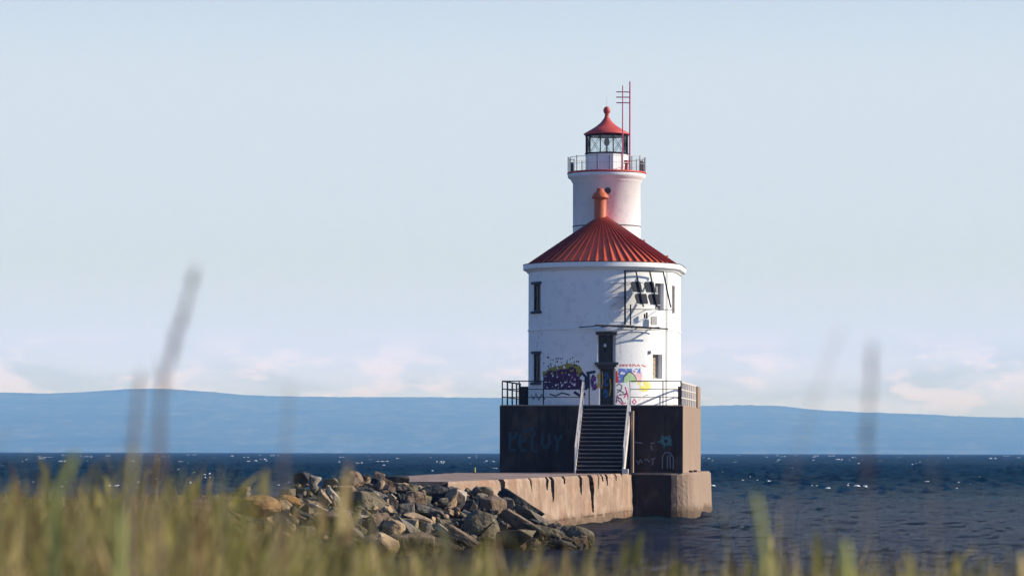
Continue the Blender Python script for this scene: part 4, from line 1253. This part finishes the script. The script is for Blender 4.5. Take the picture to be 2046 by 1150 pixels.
B(1030, 1078, 74, 40, 'angular', 'olive', 'broad olive rock at the water between two slanting slabs', dY=-2.0)
B(1106, 1056, 40, 36, 'round', 'black', 'round black rock where the heap meets the foot of the pier', dY=1.2)
B(1136, 1062, 34, 34, 'round', 'olive', 'dark round rock between black rock and the last mossy one', dY=0.8)
B(1158, 1070, 54, 44, 'round', 'olive', 'mossy knobbly rock at the very tip of the heap, in the water')
B(1120, 1084, 52, 24, 'slab', 'grey', 'low grey stone awash beside the mossy tip rock', tilt=10, dY=-1.0)
B(576, 1004, 44, 28, 'angular', 'orange', 'small tan-orange wedge at the landward edge of the heap')
B(512, 1012, 92, 44, 'round', 'orange', 'large orange lichen covered boulder alone on the scrubby shore', dep=1.6)
B(640, 1018, 76, 22, 'slab', 'pale', 'slanting pale-edged slab in front of the tall black rock', tilt=28, dY=-1.0)
B(668, 1046, 76, 50, 'angular', 'brown', 'big rough brown boulder low in the heap behind the grass', dY=-1)
B(706, 1066, 60, 50, 'slab', 'grey', 'dark grey sloping rock low in the heap behind grass tips', tilt=40, dY=-1.2)
B(820, 1086, 90, 44, 'angular', 'brown', 'wide brown rock in the lowest row behind the grass', dY=-1.5)
B(880, 1086, 80, 40, 'slab', 'olive', 'olive slab in the lowest row near the large rounded boulder', tilt=22, dY=-2)
B(760, 1088, 70, 48, 'round', 'tan', 'tan rounded boulder in the lowest row, half hidden by grass', dY=-2)
B(925, 1072, 60, 40, 'slab', 'brown', 'brown slab wedged before the large rounded olive boulder', tilt=30, dY=-1.8)
B(660, 968, 34, 26, 'angular', 'grey', 'small grey angular rock on the crest next to pale wedge')
B(690, 984, 40, 26, 'slab', 'brown', 'flat brown rock under the humped ribbed crest boulder', dY=-.3)
B(668, 992, 30, 34, 'slab', 'pale', 'thin pale leaning slab in the upper outer heap', tilt=48, dY=-0.5)
B(650, 996, 30, 30, 'slab', 'tan', 'thin tan leaning slab beside its paler twin', tilt=50, dY=-0.5)
B(830, 1000, 44, 36, 'angular', 'brown', 'brown angular rock outside the big rounded black boulder')
B(936, 1012, 36, 30, 'angular', 'black', 'black gap-filling rock beside the split pale stone')

# fill stones in rows on the slope
def crest(px):
    return float(np.interp(px, [560, 600, 640, 720, 800, 860, 920, 980, 1010, 1080, 1110, 1150, 1190], [992, 958, 958, 946, 955, 966, 968, 978, 992, 1026, 1046, 1060, 1084]))
def foot(px):
    return float(np.interp(px, [560, 700, 900, 1190], [1150, 1130, 1100, 1092]))
rows = ['crest row', 'second row', 'third row', 'fourth row', 'fifth row', 'lowest row']
ordn = ['first', 'second', 'third', 'fourth', 'fifth', 'sixth', 'seventh', 'eighth', 'ninth', 'tenth', 'eleventh', 'twelfth', 'thirteenth', 'fourteenth', 'fifteenth', 'sixteenth', 'seventeenth', 'eighteenth', 'nineteenth', 'twentieth']
tones = ['grey', 'brown', 'tan', 'olive', 'black', 'grey', 'brown', 'olive']
for ri, rn in enumerate(rows):
    t = (ri + 0.35) / len(rows)
    x = 572 + 9 * (ri % 2); k = 0
    while x < 1165 and k < len(ordn):
        c0, f0 = crest(x), foot(x)
        py = c0 + (f0 - c0) * t + rnd.uniform(-7, 7) + 8
        w = rnd.uniform(26, 44); h = w * rnd.uniform(0.6, 0.95)
        tn = rnd.choice(tones); kd = rnd.choice(['angular', 'angular', 'round', 'angular', 'slab'])
        if not (x > 1060 and py < 1040):
            word = {'grey': 'grey', 'brown': 'brown', 'tan': 'tan', 'olive': 'olive', 'black': 'blackish'}[tn]
            shp = {'angular': 'angular', 'slab': 'slabby', 'round': 'rounded'}[kd]
            if k > 17: shp += ' end'
            B(x, py, w, h, kd, tn, f'small {word} {shp} filler rock, {ordn[k]} from the landward end of the {rn}', tilt=rnd.choice([0, 0, 25, 40]) , dY=0.8)
        k += 1; x += w * rnd.uniform(0.80, 1.05)

# rocks strewn over the shore in front of the heap and landward of it
from collections import Counter
cts = Counter()
places = ['close to the heap', 'out on the scrub', 'at the foot of the shore', 'half sunk in sand', 'beside the orange boulder']
for i in range(90):
    Y = rnd.uniform(98, 146); px = rnd.uniform(465, 840)
    X = (px - 1023) / F * Y
    z = ground_z(X, Y)
    py = HOR + (EYE - z) / Y * F
    if py > 1175 or (px > 585 and py < 1075) or z < 0.05: continue
    w = rnd.uniform(0.5, 1.3) if px > 560 else rnd.uniform(0.3, 0.9); s = F / Y
    tn = rnd.choice(['brown', 'tan', 'olive', 'grey', 'tan']); kd = rnd.choice(['angular', 'slab', 'round'])
    tnw, shp = tn, {'angular': 'angular', 'slab': 'flat', 'round': 'rounded'}[kd]
    near_ = 'out on the scrub' if px < 470 else ('near the orange boulder' if px < 600 else 'in front of the boulder heap')
    key = (tnw, shp, near_, w > 0.8, Y > 122); ct = cts[key]; cts[key] += 1
    o = B(px, py - 6, w * s, w * s * rnd.uniform(0.5, 0.8), kd, tnw, f'{tnw} {shp} rock {near_}, {ordn[ct % 20]} {"big" if w > 0.8 else "little"} one of {"the far ones" if Y > 122 else "the near ones"}', dY=Y - depthY(px, py - 6), group='rocks strewn on the shore by the heap')

# packed rubble under the stones
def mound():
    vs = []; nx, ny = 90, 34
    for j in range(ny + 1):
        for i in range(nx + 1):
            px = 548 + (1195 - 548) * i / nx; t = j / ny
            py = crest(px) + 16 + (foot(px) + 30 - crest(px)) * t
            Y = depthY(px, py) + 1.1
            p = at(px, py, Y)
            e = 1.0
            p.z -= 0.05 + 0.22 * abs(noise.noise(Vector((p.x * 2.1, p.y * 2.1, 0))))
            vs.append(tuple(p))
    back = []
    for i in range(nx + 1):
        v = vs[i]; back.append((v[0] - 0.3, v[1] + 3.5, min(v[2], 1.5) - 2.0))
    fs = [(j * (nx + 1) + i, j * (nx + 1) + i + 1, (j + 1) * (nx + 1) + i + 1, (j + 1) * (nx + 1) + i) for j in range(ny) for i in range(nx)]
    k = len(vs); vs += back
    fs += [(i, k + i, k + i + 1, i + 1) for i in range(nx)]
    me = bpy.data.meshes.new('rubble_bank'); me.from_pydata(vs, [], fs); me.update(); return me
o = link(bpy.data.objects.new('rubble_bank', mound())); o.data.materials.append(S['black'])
tag(o, 'dark packed rubble filling the gaps under the boulders', kind='structure')

mbc = MB(); rc = random.Random(21)
base_m = [rock_mesh(900 + i, k_, 0) for i, k_ in enumerate(('angular', 'angular', 'slab', 'round'))]
geo_ = [([v.co.copy() for v in m_.vertices], [tuple(p_.vertices) for p_ in m_.polygons]) for m_ in base_m]
for tone in ('grey', 'black', 'brown', 'tan'):
    mbc = MB()
    for i in range(90):
        px = rc.uniform(566, 1170); t = rc.random(); py = crest(px) + 6 + (foot(px) - crest(px)) * t
        if px > 1050 and py < 1045: continue
        Y = depthY(px, py) + 0.15; p = at(px, py, Y); sz = rc.uniform(8, 20) * Y / F
        vs_, fs_ = rc.choice(geo_); rot = Matrix.Rotation(rc.uniform(0, 6.28), 3, Vector((rc.uniform(-1, 1), rc.uniform(-1, 1), 1)).normalized())
        mbc.add([p + (rot @ v) * sz for v in vs_], fs_)
    o = mbc.build('rubble', S[tone]); tag(o, f'{tone} fist to bucket sized rubble wedged between the boulders', kind='stuff')

# ------------------------------------------------------------------ low scrub and driftwood on the shore
scrub_m, n, l, b = new_mat('scrub_leaves')
oi = n.new('ShaderNodeNewGeometry'); cr = n.new('ShaderNodeValToRGB'); l.new(oi.outputs['Random Per Island'], cr.inputs[0])
cr.color_ramp.elements[0].color = (0.05, 0.055, 0.018, 1); cr.color_ramp.elements[1].color = (0.22, 0.17, 0.07, 1)
e = cr.color_ramp.elements.new(0.5); e.color = (0.11, 0.105, 0.035, 1)
l.new(cr.outputs[0], b.inputs['Base Color']); b.inputs['Roughness'].default_value = 0.8
def blades(name, spots, mat, segs=4):
    """spots: (x, y, z, height, width, lean x, lean y, facing)"""
    n_ = len(spots); a = np.array(spots, dtype=np.float64)
    k = segs + 1
    t = np.linspace(0, 1, k)
    cx = a[:, 0, None] + a[:, 5, None] * t ** 1.8 * a[:, 3, None]
    cy = a[:, 1, None] + a[:, 6, None] * t ** 1.8 * a[:, 3, None]
    cz = a[:, 2, None] + a[:, 3, None] * (t - 0.12 * np.hypot(a[:, 5], a[:, 6])[:, None] * t ** 2)
    w = a[:, 4, None] * (1 - 0.9 * t ** 2.2) / 2
    dx, dy = np.cos(a[:, 7])[:, None] * w, np.sin(a[:, 7])[:, None] * w
    co = np.empty((n_, k, 2, 3))
    co[:, :, 0, 0] = cx - dx; co[:, :, 0, 1] = cy - dy; co[:, :, 1, 0] = cx + dx; co[:, :, 1, 1] = cy + dy
    co[:, :, 0, 2] = cz; co[:, :, 1, 2] = cz
    base = (np.arange(n_) * k * 2)[:, None] + (np.arange(segs) * 2)[None, :]
    q = np.stack([base, base + 1, base + 3, base + 2], -1).reshape(-1, 4)
    me = bpy.data.meshes.new(name)
    me.vertices.add(n_ * k * 2); me.vertices.foreach_set('co', co.astype(np.float32).ravel())
    me.loops.add(q.size); me.loops.foreach_set('vertex_index', q.ravel().astype(np.int32))
    me.polygons.add(len(q)); me.polygons.foreach_set('loop_start', np.arange(0, q.size, 4, dtype=np.int32))
    me.polygons.foreach_set('loop_total', np.full(len(q), 4, np.int32))
    me.polygons.foreach_set('use_smooth', np.ones(len(q), bool))
    me.update(); me.validate(); me.materials.append(mat)
    return link(bpy.data.objects.new(name, me))
sp2 = []
for i in range(9000):
    Y = rnd.uniform(34, 152); X = -rnd.uniform(0, 0.17 * Y + 6) + 1
    if shore_x(Y) - X < 2.5: continue
    z = ground_z(X, Y)
    if z < 0.6: continue
    h = rnd.uniform(0.08, 0.36) * (0.5 + smooth(-0.2, 0.4, noise.noise(Vector((X / 3, Y / 5, 2)))))
    sp2.append((X, Y, z - 0.03, h, rnd.uniform(0.02, 0.07), rnd.gauss(0, 0.5), rnd.gauss(0, 0.4), rnd.uniform(0, 3.14)))
o = blades('scrub', sp2, scrub_m)
tag(o, 'olive and brown low scrub covering the spit behind the grass', kind='stuff')

# ------------------------------------------------------------------ foreground grass
gm_, n, l, b = new_mat('dune_grass')
gi = n.new('ShaderNodeNewGeometry'); cr = n.new('ShaderNodeValToRGB'); tcg = n.new('ShaderNodeTexCoord'); mpg = n.new('ShaderNodeMapping'); mpg.inputs['Scale'].default_value = (15, 1.5, 0.8); l.new(tcg.outputs['Object'], mpg.inputs[0])
ng = n.new('ShaderNodeTexNoise'); ng.inputs['Scale'].default_value = 1.0; ng.inputs['Detail'].default_value = 2; l.new(mpg.outputs[0], ng.inputs['Vector'])
mrg = n.new('ShaderNodeMapRange'); mrg.inputs[1].default_value = 0.33; mrg.inputs[2].default_value = 0.67; l.new(ng.outputs[0], mrg.inputs[0])
mg = n.new('ShaderNodeMix'); mg.inputs[0].default_value = 0.22; l.new(mrg.outputs[0], mg.inputs[2]); l.new(gi.outputs['Random Per Island'], mg.inputs[3])
l.new(mg.outputs[0], cr.inputs[0])
els = [(0.0, (0.035, 0.04, 0.01)), (0.28, (0.11, 0.105, 0.02)), (0.46, (0.37, 0.315, 0.065)), (0.61, (0.70, 0.53, 0.20)), (0.76, (0.27, 0.155, 0.07)), (1.0, (0.12, 0.045, 0.025))]
cr.color_ramp.elements[0].color = (*els[0][1], 1); cr.color_ramp.elements[1].color = (*els[-1][1], 1)
for p_, c_ in els[1:-1]: e = cr.color_ramp.elements.new(p_); e.color = (*c_, 1)
out = n['Material Output']
l.new(cr.outputs[0], b.inputs['Base Color']); b.inputs['Roughness'].default_value = 0.6
trl = n.new('ShaderNodeBsdfTranslucent'); l.new(cr.outputs[0], trl.inputs[0])
mxs = n.new('ShaderNodeMixShader'); mxs.inputs[0].default_value = 0.35
l.new(b.outputs[0], mxs.inputs[1]); l.new(trl.outputs[0], mxs.inputs[2]); l.new(mxs.outputs[0], out.inputs[0])
def top_row(px):
    """how high the sward stands, as a photo row, across the dune"""
    return float(np.interp(px, [-600, 0, 120, 260, 340, 450, 600, 750, 900, 1050, 1300, 1500, 1700, 1900, 2046, 2600],
                           [960, 960, 945, 930, 955, 990, 1025, 1060, 1085, 1095, 1112, 1090, 1095, 1098, 1090, 1085]))
sp3 = []
rg = random.Random(11)
while len(sp3) < 17000:
    Y = 6.0 + 7.5 * rg.random()
    X = rg.uniform(-1, 1) * (0.19 * Y + 0.5)
    px = 1023 + F * X / Y
    zt = EYE + (HOR - top_row(px)) / F * Y
    cl = noise.noise(Vector((X * 3.1, Y * 1.1, 0)))
    if noise.noise(Vector((X * 7, Y * 0.8, 12))) < -0.05 and rg.random() < 0.72: continue
    z0 = ground_z(X, Y)
    hmax = zt - z0 + 0.06 * cl + 0.22 * noise.noise(Vector((X * 8, Y * 0.9, 4))) - 0.02
    h = hmax - abs(rg.gauss(0, 0.045)) - 0.25 * rg.random() ** 3 + (rg.random() < 0.05) * rg.uniform(0, 0.06)
    if h < 0.15: continue
    sp3.append((X, Y, z0 - 0.03, h, rg.uniform(0.006, 0.017), rg.gauss(0.06, 0.20), rg.gauss(0, 0.12), rg.uniform(-0.7, 0.7)))
heads = []
for (x, y, z, h, w, lx, ly, fa) in rg.sample(sp3, 650):
    hh_ = rg.uniform(0.06, 0.14)
    heads.append((x + lx * h, y + ly * h, z + h * 0.97 - hh_ * 0.6, hh_, rg.uniform(0.014, 0.030), lx + rg.gauss(0, 0.15), ly, rg.uniform(-0.5, 0.5)))
o = blades('grass_heads', heads, gm_, 4)
tag(o, 'fuzzy straw coloured seed heads among the blurred dune grass', kind='stuff')
o = blades('grass', sp3, gm_, 5)
tag(o, 'out of focus green and straw coloured dune grass across the foreground', kind='stuff')
# tall single stems with seed heads
stemm = simple('dry_stem', (0.26, 0.18, 0.12), rough=0.7, var=0.3, scale=40)
seedm = simple('seed_head', (0.22, 0.155, 0.13), rough=0.9, var=0.4, scale=60)
def stem(pts, Y, r, label, head, group='tall grass stems against the sky', mat=None):
    """pts: photo positions from the foot upwards of the stem standing at depth Y"""
    p = [at(x, y, Y) for x, y in pts]
    g0 = ground_z(p[0].x, Y)
    foot_ = Vector((p[0].x - (p[1].x - p[0].x) * 0.6, Y, g0 - 0.02))
    root = empty('grass_stem', (foot_.x, foot_.y, foot_.z)); tag(root, label, 'grass stem', group)
    P = [foot_] + p
    mb = MB()
    kk = len(P)
    for i in range(kk - 1):
        mb.tube(P[i] - foot_, P[i + 1] - foot_, r * (1 - 0.5 * i / kk), r * (1 - 0.5 * (i + 1) / kk), 6)
    mb.build('stalk', mat or stemm, root)
    if head:   # a loose plume of small seeds
        hb = MB(); a, b_ = P[-4], P[-1]
        rr3 = random.Random(int(px0 := pts[0][0]))
        for i in range(42):
            t = rr3.random(); c = (a.lerp(b_, t)) - foot_
            t = t ** 1.4; wdt = 0.75 * head * (1.05 - t) ** 0.7
            q_ = c + Vector((rr3.gauss(0, wdt * 0.4), rr3.gauss(0, wdt * 0.4), 0))
            hb.bar(q_, q_ + Vector((rr3.gauss(0, 0.002), 0, 0.014)), 0.0026, 0.002)
        hb.build('seed_head', seedm, root)['kind'] = 'stuff'
    return root
stem([(280, 985), (300, 900), (322, 800), (345, 690), (372, 610), (392, 545)], 4.6, 0.0019, 'tallest grass stem with a long seed head, leaning over the hills', 0.010)
stem([(255, 985), (262, 930), (272, 860), (280, 760)], 4.8, 0.0042, 'stout straw blade rising beside the tallest seed stem', 0.004)
stem([(318, 980), (322, 920), (324, 850), (322, 740)], 4.4, 0.0022, 'dark upright stem hugging the tallest stem', 0.006)
stem([(560, 1000), (566, 930), (572, 860), (580, 770)], 4.6, 0.0022, 'faint lone stem above the scrub before the hills', 0.0)
stem([(1735, 1090), (1732, 980), (1728, 860), (1738, 780), (1742, 700)], 4.3, 0.0012, 'upright dark seed stem standing before the open lake', 0.009)
stem([(1560, 1090), (1580, 960), (1605, 860), (1640, 760), (1680, 650)], 4.2, 0.0013, 'thin leaning stem curving over the hills beyond the lighthouse', 0.0)
stem([(1868, 1100), (1866, 1000), (1862, 900)], 4.4, 0.0012, 'short faint reddish stem at the far side of the open lake', 0.0)
gl = simple('fresh_blade', (0.30, 0.32, 0.08), rough=0.6, var=0.2)
stem([(1530, 1150), (1526, 1090), (1518, 1030), (1508, 985)], 5.0, 0.0075, 'broad pale green blade before the water near the lighthouse base', 0, 'broad green blades before the lake', gl)
stem([(1690, 1150), (1690, 1110), (1686, 1080)], 5.0, 0.011, 'shorter fat yellow green blade low before the lake', 0, 'broad green blades before the lake', gl)
stem([(110, 985), (130, 950), (150, 905)], 5.0, 0.008, 'broad straw blade nearest the edge of the view', 0, 'broad green blades before the lake', gl)
stem([(240, 1040), (258, 960), (268, 895)], 5.0, 0.0085, 'broad pale green blade under the tallest stem', 0, 'broad green blades before the lake', gl)
